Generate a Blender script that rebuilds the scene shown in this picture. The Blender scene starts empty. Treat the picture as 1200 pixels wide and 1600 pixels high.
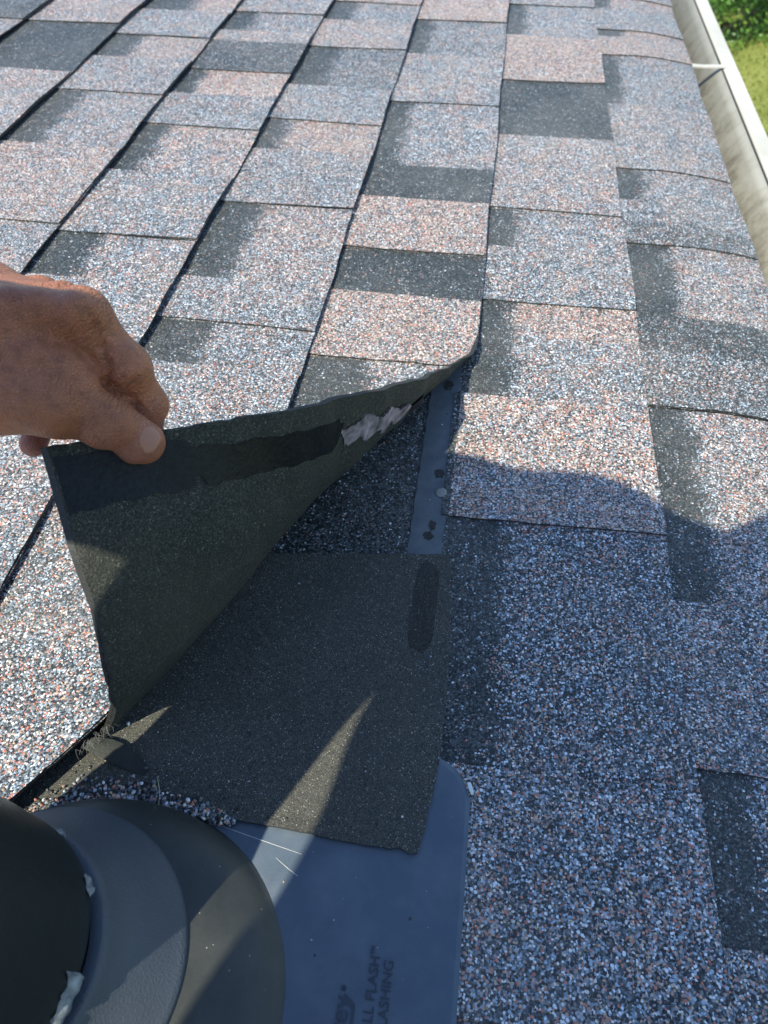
import bpy, math, random
import numpy as np
from mathutils import Matrix, Vector
rnd = random.Random(7)
sc = bpy.context.scene
COL = sc.collection
# ------------------------------------------------------------------ frame of the roof
# geometry is measured in millimetres on the roof: x down the slope, y along the eave, z square to the roof.
PITCH = math.radians(9.5)
W3 = Matrix.Rotation(PITCH, 3, 'Y')
CAM = np.array([-167.0, 0.0, 409.0])
RM = np.array([[0.98979647, -0.12998059, 0.05837808],
               [0.13730383, 0.76054409, -0.6346025],
               [0.03808691, 0.63614285, 0.77063069]])
MM = 0.001

def root_matrix(base=(0, 0, 0)):
    b = W3 @ (Vector(base) * MM)
    return Matrix.Translation(b) @ W3.to_4x4()

# ------------------------------------------------------------------ camera, sky, sun, exposure
cam_data = bpy.data.cameras.new('camera')
cam_data.sensor_fit = 'VERTICAL'
cam_data.sensor_height = 36.0
cam_data.lens = 1155.0 / 1600.0 * 36.0
cam_data.clip_start = 0.004
cam_data.clip_end = 400.0
cam_data.dof.use_dof = True
cam_data.dof.focus_distance = 0.43
cam_data.dof.aperture_fstop = cam_data.lens / 1.9
cam = bpy.data.objects.new('camera', cam_data)
COL.objects.link(cam)
cl = Matrix([[RM[i][j] for j in range(3)] for i in range(3)]).to_4x4()
cl.translation = Vector(CAM) * MM
cam.matrix_world = W3.to_4x4() @ cl
sc.camera = cam

LIGHT = Vector((0.48, 0.60, -1.0))            # the way the sunlight travels, in the roof's frame
Lw = (W3 @ LIGHT).normalized()
S = -Lw
world = bpy.data.worlds.new('World')
sc.world = world
world.use_nodes = True
wn = world.node_tree
wn.nodes.clear()
sky = wn.nodes.new('ShaderNodeTexSky')
sky.sky_type = 'NISHITA'
sky.sun_disc = False
sky.sun_elevation = math.asin(S.z)
sky.sun_rotation = math.atan2(S.x, S.y)
sky.air_density = 1.0
sky.dust_density = 0.4
sky.ozone_density = 4.5
bg = wn.nodes.new('ShaderNodeBackground')
bg.inputs['Strength'].default_value = 0.15
wo = wn.nodes.new('ShaderNodeOutputWorld')
wn.links.new(sky.outputs[0], bg.inputs[0])
wn.links.new(bg.outputs[0], wo.inputs[0])
sun_d = bpy.data.lights.new('sun', 'SUN')
sun_d.energy = 4.2
sun_d.angle = math.radians(0.55)
sun_d.color = (1.0, 0.94, 0.77)
sun = bpy.data.objects.new('sun', sun_d)
sun.rotation_euler = Lw.to_track_quat('-Z', 'Y').to_euler()
sun.location = (-3, -4, 6)
COL.objects.link(sun)
sc.view_settings.view_transform = 'Standard'
sc.view_settings.look = 'None'
sc.view_settings.gamma = 1.0
sc.view_settings.use_curve_mapping = False
sc.view_settings.exposure = 0.92

# ------------------------------------------------------------------ node helpers
def new_mat(name):
    m = bpy.data.materials.new(name)
    m.use_nodes = True
    nt = m.node_tree
    nt.nodes.clear()
    out = nt.nodes.new('ShaderNodeOutputMaterial')
    b = nt.nodes.new('ShaderNodeBsdfPrincipled')
    nt.links.new(b.outputs[0], out.inputs[0])
    return m, nt, b

def nd(nt, t, **kw):
    n = nt.nodes.new(t)
    for k, v in kw.items():
        setattr(n, k, v)
    return n

def math_n(nt, op, a, b=None, clamp=False):
    n = nt.nodes.new('ShaderNodeMath')
    n.operation = op
    n.use_clamp = clamp
    for i, v in enumerate((a, b)):
        if v is None:
            continue
        if isinstance(v, (int, float)):
            n.inputs[i].default_value = v
        else:
            nt.links.new(v, n.inputs[i])
    return n.outputs[0]

def mix_c(nt, fac, a, b, blend='MIX'):
    n = nt.nodes.new('ShaderNodeMix')
    n.data_type = 'RGBA'
    n.blend_type = blend
    for idx, v in ((0, fac), (6, a), (7, b)):
        if isinstance(v, (int, float)):
            n.inputs[idx].default_value = v
        elif isinstance(v, tuple):
            n.inputs[idx].default_value = (*v, 1.0)
        else:
            nt.links.new(v, n.inputs[idx])
    return n.outputs[2]

def ramp(nt, src, stops, interp='CONSTANT'):
    n = nt.nodes.new('ShaderNodeValToRGB')
    cr = n.color_ramp
    cr.interpolation = interp
    while len(cr.elements) < len(stops):
        cr.elements.new(0.5)
    for e, (p, c) in zip(cr.elements, stops):
        e.position = p
        e.color = (*c, 1.0)
    nt.links.new(src, n.inputs[0])
    return n.outputs[0]

def rest_vec(nt):
    a = nd(nt, 'ShaderNodeAttribute', attribute_name='rest')
    return a.outputs['Vector']

def noise(nt, vec, scale, detail=3.0, rough=0.55, dist=0.0):
    n = nt.nodes.new('ShaderNodeTexNoise')
    n.inputs['Scale'].default_value = scale
    n.inputs['Detail'].default_value = detail
    n.inputs['Roughness'].default_value = rough
    n.inputs['Distortion'].default_value = dist
    nt.links.new(vec, n.inputs['Vector'])
    return n.outputs['Fac']

def bump(nt, h, dist, strength=1.0, normal=None):
    n = nt.nodes.new('ShaderNodeBump')
    n.inputs['Distance'].default_value = dist
    n.inputs['Strength'].default_value = strength
    nt.links.new(h, n.inputs['Height'])
    if normal is not None:
        nt.links.new(normal, n.inputs['Normal'])
    return n.outputs[0]

def tilt_normal(nt, color, amount):
    """each granule's face leans its own way"""
    geo = nt.nodes.new('ShaderNodeNewGeometry')
    s = nt.nodes.new('ShaderNodeVectorMath'); s.operation = 'SUBTRACT'
    nt.links.new(color, s.inputs[0]); s.inputs[1].default_value = (0.5, 0.5, 0.5)
    k = nt.nodes.new('ShaderNodeVectorMath'); k.operation = 'SCALE'
    nt.links.new(s.outputs[0], k.inputs[0]); k.inputs['Scale'].default_value = amount
    a = nt.nodes.new('ShaderNodeVectorMath'); a.operation = 'ADD'
    nt.links.new(geo.outputs['Normal'], a.inputs[0]); nt.links.new(k.outputs[0], a.inputs[1])
    n = nt.nodes.new('ShaderNodeVectorMath'); n.operation = 'NORMALIZE'
    nt.links.new(a.outputs[0], n.inputs[0])
    return n.outputs[0]

# ------------------------------------------------------------------ materials
def granule_material(name, scale=860.0, loose=False):
    m, nt, b = new_mat(name)
    rv = rest_vec(nt)
    # slight warp so that the cells are not lattice-like
    v = nd(nt, 'ShaderNodeTexVoronoi', feature='F1')
    v.inputs['Scale'].default_value = scale
    nt.links.new(rv, v.inputs['Vector'])
    vb = nd(nt, 'ShaderNodeTexVoronoi', feature='F1')
    vb.inputs['Scale'].default_value = scale * .6
    nt.links.new(rv, vb.inputs['Vector'])
    sepb = nd(nt, 'ShaderNodeSeparateColor')
    nt.links.new(vb.outputs['Color'], sepb.inputs[0])
    big = math_n(nt, 'MULTIPLY', math_n(nt, 'GREATER_THAN', sepb.outputs[2], 0.62), math_n(nt, 'LESS_THAN', vb.outputs['Distance'], 0.46))
    cellc = mix_c(nt, big, v.outputs['Color'], vb.outputs['Color'])
    dist = math_n(nt, 'ADD', math_n(nt, 'MULTIPLY', v.outputs['Distance'], math_n(nt, 'SUBTRACT', 1.0, big)), math_n(nt, 'MULTIPLY', vb.outputs['Distance'], big))
    sep = nd(nt, 'ShaderNodeSeparateColor')
    nt.links.new(cellc, sep.inputs[0])
    R, G, B = sep.outputs
    # under a big granule the blue channel only spans .62..1: spread it again
    B = math_n(nt, 'ADD', math_n(nt, 'MULTIPLY', B, math_n(nt, 'SUBTRACT', 1.0, big)), math_n(nt, 'MULTIPLY', math_n(nt, 'MULTIPLY', math_n(nt, 'SUBTRACT', B, 0.62), 2.63), big))
    light = ramp(nt, R, [(0.0, (.022, .028, .031)), (.22, (.070, .082, .088)), (.42, (.14, .165, .178)),
                         (.58, (.225, .28, .32)), (.71, (.36, .44, .52)), (.83, (.74, .77, .78)),
                         (.915, (.36, .215, .15)), (.96, (.44, .15, .10))])
    pink = ramp(nt, R, [(0.0, (.026, .027, .027)), (.17, (.09, .088, .084)), (.33, (.21, .20, .185)),
                        (.47, (.32, .33, .35)), (.59, (.68, .64, .58)), (.71, (.46, .29, .22)),
                        (.83, (.52, .19, .13)), (.93, (.54, .38, .25))])
    dark = ramp(nt, R, [(0.0, (.012, .016, .015)), (.36, (.027, .033, .031)), (.66, (.052, .061, .058)),
                        (.87, (.075, .088, .088)), (.955, (.17, .19, .19)), (.985, (.32, .32, .31))])
    adk = nd(nt, 'ShaderNodeAttribute', attribute_name='dk').outputs['Fac']
    apk = nd(nt, 'ShaderNodeAttribute', attribute_name='pk').outputs['Fac']
    n1 = noise(nt, rv, 110.0, 2.0)
    n2 = noise(nt, rv, 38.0, 2.0)
    dkk = math_n(nt, 'ADD', adk, math_n(nt, 'MULTIPLY', math_n(nt, 'SUBTRACT', n1, 0.5), 0.75))
    dkk = math_n(nt, 'MULTIPLY', dkk, math_n(nt, 'GREATER_THAN', adk, 0.004))
    pkk = math_n(nt, 'ADD', apk, math_n(nt, 'ADD', 0.15, math_n(nt, 'MULTIPLY', math_n(nt, 'SUBTRACT', n2, 0.5), 2.3)))
    isd = math_n(nt, 'LESS_THAN', G, dkk)
    isp = math_n(nt, 'LESS_THAN', B, pkk)
    c = mix_c(nt, isp, light, pink)
    c = mix_c(nt, isd, c, dark)
    # fine grit and bitumen in the gaps between the granules
    gap = math_n(nt, 'GREATER_THAN', dist, 0.70)
    v2 = nd(nt, 'ShaderNodeTexVoronoi', feature='F1')
    v2.inputs['Scale'].default_value = scale * 2.7
    nt.links.new(rv, v2.inputs['Vector'])
    sep2 = nd(nt, 'ShaderNodeSeparateColor')
    nt.links.new(v2.outputs['Color'], sep2.inputs[0])
    grit = ramp(nt, sep2.outputs[0], [(0.0, (.012, .013, .014)), (.55, (.05, .05, .05)), (.8, (.16, .15, .14)), (.93, (.35, .33, .3))])
    c = mix_c(nt, gap, c, grit)
    # old dust, broad and faint
    n3 = noise(nt, rv, 7.0, 4.0, 0.6)
    c = mix_c(nt, math_n(nt, 'MULTIPLY', math_n(nt, 'SUBTRACT', n3, 0.42, True), 0.5), c, (.30, .28, .25))
    nt.links.new(c, b.inputs['Base Color'])
    b.inputs['Roughness'].default_value = 0.5
    b.inputs['Specular IOR Level'].default_value = 0.5
    h = math_n(nt, 'ADD', math_n(nt, 'MULTIPLY', dist, -1.0), math_n(nt, 'MULTIPLY', R, 0.5))
    tn = tilt_normal(nt, cellc, 0.6)
    nt.links.new(bump(nt, h, 0.0006, 0.55, tn), b.inputs['Normal'])
    return m

def asphalt_material(name, base=(.018, .019, .018), speck=0.5, scale=900.0):
    m, nt, b = new_mat(name)
    rv = rest_vec(nt)
    n1 = noise(nt, rv, scale, 2.0, 0.7)
    n2 = noise(nt, rv, 60.0, 4.0, 0.6)
    c = ramp(nt, n1, [(0.0, tuple(x * .55 for x in base)), (.5, base), (.66, tuple(min(1, x * 2.2) for x in base)), (.8, tuple(min(1, x * 5.0) for x in base))], 'LINEAR')
    c = mix_c(nt, math_n(nt, 'MULTIPLY', n2, speck), c, tuple(x * 1.7 for x in base))
    nt.links.new(c, b.inputs['Base Color'])
    b.inputs['Roughness'].default_value = 0.7
    nt.links.new(bump(nt, n1, 0.0005, 0.5), b.inputs['Normal'])
    return m

def underside_material():
    """the fibreglass and sand back of the lifted shingle: mottled, woven, streaked"""
    m, nt, b = new_mat('shingle_back')
    rv = rest_vec(nt)
    n1 = noise(nt, rv, 1000.0, 4.0, 0.8)
    n2 = noise(nt, rv, 230.0, 5.0, 0.7)
    n3 = noise(nt, rv, 26.0, 4.0, 0.6)
    mp = nd(nt, 'ShaderNodeMapping')
    mp.inputs['Scale'].default_value = (0.22, 1.0, 1.0)
    nt.links.new(rv, mp.inputs[0])
    n4 = noise(nt, mp.outputs[0], 420.0, 3.0, 0.6)
    c = ramp(nt, n1, [(.36, (.007, .009, .0085)), (.49, (.025, .030, .026)), (.57, (.068, .075, .062)), (.68, (.19, .19, .16))], 'LINEAR')
    c = mix_c(nt, math_n(nt, 'MULTIPLY', math_n(nt, 'SUBTRACT', n2, 0.35, True), 1.6), c, (.022, .025, .021))
    c = mix_c(nt, math_n(nt, 'MULTIPLY', math_n(nt, 'SUBTRACT', n3, 0.4, True), 1.2), c, (.062, .058, .044))
    c = mix_c(nt, math_n(nt, 'MULTIPLY', math_n(nt, 'SUBTRACT', n4, 0.52, True), 1.3), c, (.085, .09, .078))
    vf = nd(nt, 'ShaderNodeTexVoronoi', feature='F1')
    vf.inputs['Scale'].default_value = 1250.0
    nt.links.new(rv, vf.inputs['Vector'])
    sf = nd(nt, 'ShaderNodeSeparateColor')
    nt.links.new(vf.outputs['Color'], sf.inputs[0])
    fleck = ramp(nt, sf.outputs[0], [(0.0, (.5, .55, .54)), (.35, (.85, .92, .88)), (.62, (1.25, 1.28, 1.2)), (.85, (1.8, 1.8, 1.6)), (.98, (3.6, 3.4, 2.9))])
    c = mix_c(nt, 1.0, c, fleck, 'MULTIPLY')
    # broad pale brown blotches, painted in for light bounced near the bend
    nb_ = noise(nt, rv, 9.0, 3.0, 0.6)
    c = mix_c(nt, math_n(nt, 'MULTIPLY', math_n(nt, 'SUBTRACT', nb_, 0.45, True), 1.5), c, (.085, .078, .058))
    nt.links.new(c, b.inputs['Base Color'])
    b.inputs['Roughness'].default_value = 0.72
    h = math_n(nt, 'ADD', n1, math_n(nt, 'MULTIPLY', n2, 0.8))
    nt.links.new(bump(nt, h, 0.0014, 1.0), b.inputs['Normal'])
    return m

def sand_material(tone=1.0, name='sanded_sheet'):
    """fine mineral-surfaced sheet"""
    m, nt, b = new_mat(name)
    rv = rest_vec(nt)
    v = nd(nt, 'ShaderNodeTexVoronoi', feature='F1')
    v.inputs['Scale'].default_value = 2300.0
    nt.links.new(rv, v.inputs['Vector'])
    sep = nd(nt, 'ShaderNodeSeparateColor')
    nt.links.new(v.outputs['Color'], sep.inputs[0])
    c = ramp(nt, sep.outputs[0], [(p_, tuple(x * tone for x in c_)) for p_, c_ in [(0.0, (.030, .031, .028)), (.30, (.056, .057, .048)), (.62, (.084, .082, .067)), (.86, (.125, .119, .096)), (.988, (.42, .40, .35))]])
    n2 = noise(nt, rv, 24.0, 4.0, 0.6)
    c = mix_c(nt, math_n(nt, 'MULTIPLY', math_n(nt, 'SUBTRACT', n2, 0.42, True), 1.2), c, tuple(x * tone for x in (.045, .047, .041)))
    nt.links.new(c, b.inputs['Base Color'])
    b.inputs['Roughness'].default_value = 0.6
    b.inputs['Specular IOR Level'].default_value = 0.3
    tn = tilt_normal(nt, v.outputs['Color'], 0.5)
    nt.links.new(bump(nt, v.outputs['Distance'], 0.0004, 0.5, tn), b.inputs['Normal'])
    return m

def simple_material(name, color, rough=0.5, nscale=60.0, namt=0.25, bdist=0.0, bscale=900.0, metallic=0.0, spec=0.5, color2=None, coat=0.0):
    m, nt, b = new_mat(name)
    rv = rest_vec(nt)
    n = noise(nt, rv, nscale, 4.0, 0.6)
    c2 = color2 or tuple(x * 0.55 for x in color)
    f = math_n(nt, 'MULTIPLY', math_n(nt, 'SUBTRACT', n, 0.3, True), namt * 2.5, True)
    c = mix_c(nt, f, color, c2)
    nt.links.new(c, b.inputs['Base Color'])
    r = math_n(nt, 'ADD', rough, math_n(nt, 'MULTIPLY', math_n(nt, 'SUBTRACT', n, 0.5), 0.2), True)
    nt.links.new(r, b.inputs['Roughness'])
    b.inputs['Metallic'].default_value = metallic
    b.inputs['Specular IOR Level'].default_value = spec
    if coat:
        b.inputs['Coat Weight'].default_value = coat
    if bdist:
        nb = noise(nt, rv, bscale, 3.0, 0.6)
        nt.links.new(bump(nt, nb, bdist, 0.8), b.inputs['Normal'])
    return m

def dusty_plastic(name, base, dust=(.30, .30, .28), rough=0.42):
    m, nt, b = new_mat(name)
    rv = rest_vec(nt)
    n = noise(nt, rv, 45.0, 5.0, 0.65)
    c = mix_c(nt, math_n(nt, 'MULTIPLY', math_n(nt, 'SUBTRACT', n, 0.40, True), 0.8), base, dust)
    nn_ = noise(nt, rv, 14.0, 3.0, 0.5, 1.0)
    c = mix_c(nt, math_n(nt, 'MULTIPLY', math_n(nt, 'SUBTRACT', nn_, 0.52, True), 2.2, True), c, tuple(x * .62 for x in base))
    v = nd(nt, 'ShaderNodeTexVoronoi', feature='F1')
    v.inputs['Scale'].default_value = 420.0
    nt.links.new(rv, v.inputs['Vector'])
    sep = nd(nt, 'ShaderNodeSeparateColor')
    nt.links.new(v.outputs['Color'], sep.inputs[0])
    spot = math_n(nt, 'MULTIPLY', math_n(nt, 'LESS_THAN', v.outputs['Distance'], 0.12), math_n(nt, 'GREATER_THAN', sep.outputs[0], 0.95))
    c = mix_c(nt, math_n(nt, 'MULTIPLY', spot, 0.6), c, (.55, .52, .45))
    nt.links.new(c, b.inputs['Base Color'])
    b.inputs['Roughness'].default_value = rough
    n2 = noise(nt, rv, 1100.0, 2.0, 0.6)
    nt.links.new(bump(nt, n2, 0.0003, 0.35), b.inputs['Normal'])
    return m

def skin_material():
    m, nt, b = new_mat('skin')
    rv = rest_vec(nt)
    n1 = noise(nt, rv, 22.0, 4.0, 0.6)
    n2 = noise(nt, rv, 190.0, 4.0, 0.6)
    c = ramp(nt, n1, [(.3, (.31, .11, .050)), (.55, (.41, .152, .072)), (.75, (.50, .19, .10))], 'LINEAR')
    c = mix_c(nt, math_n(nt, 'MULTIPLY', math_n(nt, 'SUBTRACT', n2, 0.46, True), 2.0), c, (.17, .062, .036))
    c = mix_c(nt, nd(nt, 'ShaderNodeAttribute', attribute_name='pk').outputs['Fac'], c, (.34, .13, .10))
    nt.links.new(c, b.inputs['Base Color'])
    b.inputs['Roughness'].default_value = 0.48
    b.inputs['Subsurface Weight'].default_value = 0.12
    b.inputs['Subsurface Radius'].default_value = (0.006, 0.002, 0.001)
    b.inputs['Subsurface Scale'].default_value = 1.0
    v = nd(nt, 'ShaderNodeTexVoronoi', feature='DISTANCE_TO_EDGE')
    v.inputs['Scale'].default_value = 620.0
    nt.links.new(rv, v.inputs['Vector'])
    mp = nd(nt, 'ShaderNodeMapping')
    mp.inputs['Rotation'].default_value = (0.3, 0.2, 0.9)
    mp.inputs['Scale'].default_value = (1.0, 0.22, 1.0)
    nt.links.new(rv, mp.inputs[0])
    n3 = noise(nt, mp.outputs[0], 330.0, 4.0, 0.65, 0.6)
    h = math_n(nt, 'ADD', math_n(nt, 'MULTIPLY', math_n(nt, 'MINIMUM', v.outputs['Distance'], 0.12), 2.2), math_n(nt, 'MULTIPLY', n3, 1.1))
    wr = nd(nt, 'ShaderNodeAttribute', attribute_name='wr').outputs['Fac']
    ww = nd(nt, 'ShaderNodeAttribute', attribute_name='dk').outputs['Fac']
    nz = noise(nt, rv, 240.0, 3.0)
    ph = math_n(nt, 'ADD', wr, math_n(nt, 'MULTIPLY', nz, 9.0))
    sn = math_n(nt, 'POWER', math_n(nt, 'ABSOLUTE', math_n(nt, 'SINE', ph)), 0.45)
    h = math_n(nt, 'ADD', h, math_n(nt, 'MULTIPLY', math_n(nt, 'MULTIPLY', sn, ww), 2.6))
    nt.links.new(bump(nt, h, 0.0009, 1.0), b.inputs['Normal'])
    return m

M = {}
M['granule'] = granule_material('shingle_granules')
M['edge'] = asphalt_material('asphalt_edge', (.016, .017, .016))
M['back'] = underside_material()
M['sand'] = sand_material()
M['sealant'] = simple_material('asphalt_sealant', (.009, .012, .0125), 0.5, 330.0, 1.2, 0.0009, 420.0, spec=.3, color2=(.003, .004, .004))
M['residue'] = simple_material('pink_release_residue', (.46, .38, .40), 0.6, 130.0, 1.0, 0.0004, 500.0, color2=(.045, .042, .04))
M['faint_seal'] = sand_material(.5, 'thin_sealant_print')
M['film'] = simple_material('release_film', (.125, .14, .145), 0.42, 70.0, 0.7, 0.0003, 700.0, color2=(.06, .07, .085))
M['plastic'] = dusty_plastic('grey_flashing_plastic', (.070, .098, .130), (.20, .22, .24))
M['dome'] = dusty_plastic('dark_moulded_plastic', (.026, .029, .026), (.10, .10, .085), 0.5)
M['rubber'] = simple_material('rubber_collar', (.060, .072, .088), 0.5, 40.0, 0.3, 0.00045, 900.0)
M['pipe'] = simple_material('black_pipe', (.014, .019, .02), 0.42, 25.0, 0.6, 0.0004, 200.0, color2=(.006, .009, .008))
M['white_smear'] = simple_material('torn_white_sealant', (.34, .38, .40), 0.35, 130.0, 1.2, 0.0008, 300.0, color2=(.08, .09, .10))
M['letter'] = simple_material('raised_letter_plastic', (.035, .045, .06), 0.45)
M['steel'] = simple_material('galvanised_nail', (.34, .34, .30), 0.6, 300.0, 0.5, metallic=0.7, color2=(.3, .28, .22))
M['gutter_white'] = simple_material('white_gutter_paint', (.50, .49, .44), 0.45, 9.0, 0.7, color2=(.33, .32, .27))
M['skin'] = skin_material()
M['nail_skin'] = simple_material('fingernail', (.42, .205, .128), 0.45, 60.0, 0.4, color2=(.33, .15, .09), spec=.3)
M['wood'] = simple_material('deck_boards', (.25, .19, .13), 0.8, 12.0, 0.5)
M['chip'] = simple_material('white_chip', (.8, .8, .74), 0.6)
M['leaf_scrap'] = simple_material('dark_torn_mat', (.014, .018, .013), 0.7, 200.0, 0.5, 0.0006, 700.0)
M['straw'] = simple_material('dry_straw', (.42, .38, .25), 0.7)
M['fibre'] = simple_material('frayed_glass_fibre', (.30, .29, .25), 0.7)
M['shirt'] = simple_material('grey_cotton', (.12, .13, .15), 0.9, 30.0, 0.3, 0.0008, 700.0)
M['trouser'] = simple_material('work_trousers', (.06, .07, .10), 0.9, 30.0, 0.3, 0.0008, 700.0)
M['cap'] = simple_material('dark_cap', (.03, .035, .05), 0.85, 30.0, 0.3)
M['boot'] = simple_material('brown_work_boots', (.16, .09, .05), 0.7, 30.0, 0.3)
M['phone'] = simple_material('black_phone', (.02, .02, .022), 0.2, 20.0, 0.1)
M['wall'] = simple_material('house_siding', (.62, .60, .54), 0.7, 3.0, 0.2)

def dirty_trough():
    m, nt, b = new_mat('dirty_gutter_trough')
    rv = rest_vec(nt)
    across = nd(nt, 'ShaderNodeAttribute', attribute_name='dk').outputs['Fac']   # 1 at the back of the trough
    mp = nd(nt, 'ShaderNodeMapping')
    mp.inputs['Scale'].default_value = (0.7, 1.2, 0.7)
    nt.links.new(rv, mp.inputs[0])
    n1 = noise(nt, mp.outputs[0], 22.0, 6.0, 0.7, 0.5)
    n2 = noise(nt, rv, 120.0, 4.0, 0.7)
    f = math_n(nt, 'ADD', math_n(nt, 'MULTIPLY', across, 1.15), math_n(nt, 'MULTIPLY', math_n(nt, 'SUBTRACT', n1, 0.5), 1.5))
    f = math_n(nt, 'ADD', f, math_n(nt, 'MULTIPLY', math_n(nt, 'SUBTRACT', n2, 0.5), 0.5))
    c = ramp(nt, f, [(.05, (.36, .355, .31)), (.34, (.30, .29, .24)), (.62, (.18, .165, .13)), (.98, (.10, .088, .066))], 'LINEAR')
    nt.links.new(c, b.inputs['Base Color'])
    b.inputs['Roughness'].default_value = 0.6
    nt.links.new(bump(nt, n2, 0.001, 0.4), b.inputs['Normal'])
    return m
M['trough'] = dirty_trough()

def world_noise_mat(name, stops, scale, detail=6.0, rough=0.9, bd=0.0, trans=0.0):
    m, nt, b = new_mat(name)
    g = nd(nt, 'ShaderNodeNewGeometry')
    n = noise(nt, g.outputs['Position'], scale, detail, 0.65)
    c = ramp(nt, n, stops, 'LINEAR')
    nt.links.new(c, b.inputs['Base Color'])
    b.inputs['Roughness'].default_value = rough
    if bd:
        nt.links.new(bump(nt, n, bd, 0.6), b.inputs['Normal'])
    return m
M['lawn'] = world_noise_mat('lawn_soil_and_turf', [(.3, (.11, .145, .025)), (.5, (.17, .19, .04)), (.7, (.24, .235, .07))], .8, bd=0.02)
M['grass'] = world_noise_mat('grass_blades', [(.3, (.14, .18, .028)), (.5, (.20, .225, .045)), (.72, (.28, .27, .08))], .7)
M['leaf'] = world_noise_mat('shrub_leaves', [(.3, (.03, .08, .015)), (.5, (.08, .19, .025)), (.62, (.20, .32, .04)), (.75, (.42, .46, .15))], 2.6, rough=0.45)
M['bark'] = world_noise_mat('bark', [(.3, (.05, .035, .02)), (.7, (.14, .10, .07))], 20.0)

# ------------------------------------------------------------------ object helpers
def mesh(name, verts, faces, mats, mat_idx=None, rest=None, dk=None, pk=None, smooth=False):
    """verts in mm (already relative to their object)"""
    me = bpy.data.meshes.new(name)
    v = np.asarray(verts, dtype=np.float64) * MM
    me.from_pydata(v.tolist(), [], faces)
    if not isinstance(mats, (list, tuple)):
        mats = [mats]
    for m in mats:
        me.materials.append(m)
    if mat_idx is not None:
        me.polygons.foreach_set('material_index', np.asarray(mat_idx, dtype=np.int32))
    r = np.asarray(rest if rest is not None else verts, dtype=np.float32) * MM
    a = me.attributes.new('rest', 'FLOAT_VECTOR', 'POINT')
    a.data.foreach_set('vector', r.astype(np.float32).ravel())
    for nm, arr in (('dk', dk), ('pk', pk)):
        if arr is not None:
            a = me.attributes.new(nm, 'FLOAT', 'POINT')
            a.data.foreach_set('value', np.asarray(arr, dtype=np.float32))
    if smooth:
        me.polygons.foreach_set('use_smooth', [True] * len(me.polygons))
    me.update()
    return me

def link(name, me, parent=None, base=(0, 0, 0), label=None, cat=None, kind=None, group=None):
    o = bpy.data.objects.new(name, me)
    COL.objects.link(o)
    if parent is not None:
        o.parent = parent
    else:
        o.matrix_world = root_matrix(base)
    if label: o['label'] = label
    if cat: o['category'] = cat
    if kind: o['kind'] = kind
    if group: o['group'] = group
    return o

def empty(name, base, label, cat, group=None):
    return link(name, None, None, base, label, cat, None, group)

def rel(v, base):
    return np.asarray(v, float) - np.asarray(base, float)

def smooth01(x):
    x = np.clip(x, 0, 1)
    return x * x * (3 - 2 * x)

def hash_noise(x, y, s=1.0, seed=0.0):
    return (np.sin(x * 0.131 * s + seed) * np.cos(y * 0.173 * s + seed * 1.7) + 0.6 * np.sin(x * 0.37 * s + y * 0.29 * s + seed * 2.3) + 0.35 * np.sin(y * 0.91 * s + seed * 3.1)) / 1.95

# ================================================================== THE ROOF
# ------------------------------------------------------------------ courses of laminated shingles, 143 mm to the weather
EXPO = 143.0
SL = 5.1                 # a course rises this much from its top to its butt
NK0, NK1 = -1, 9
Y_NEAR, Y_FAR = -1200.0, 2150.0
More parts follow.
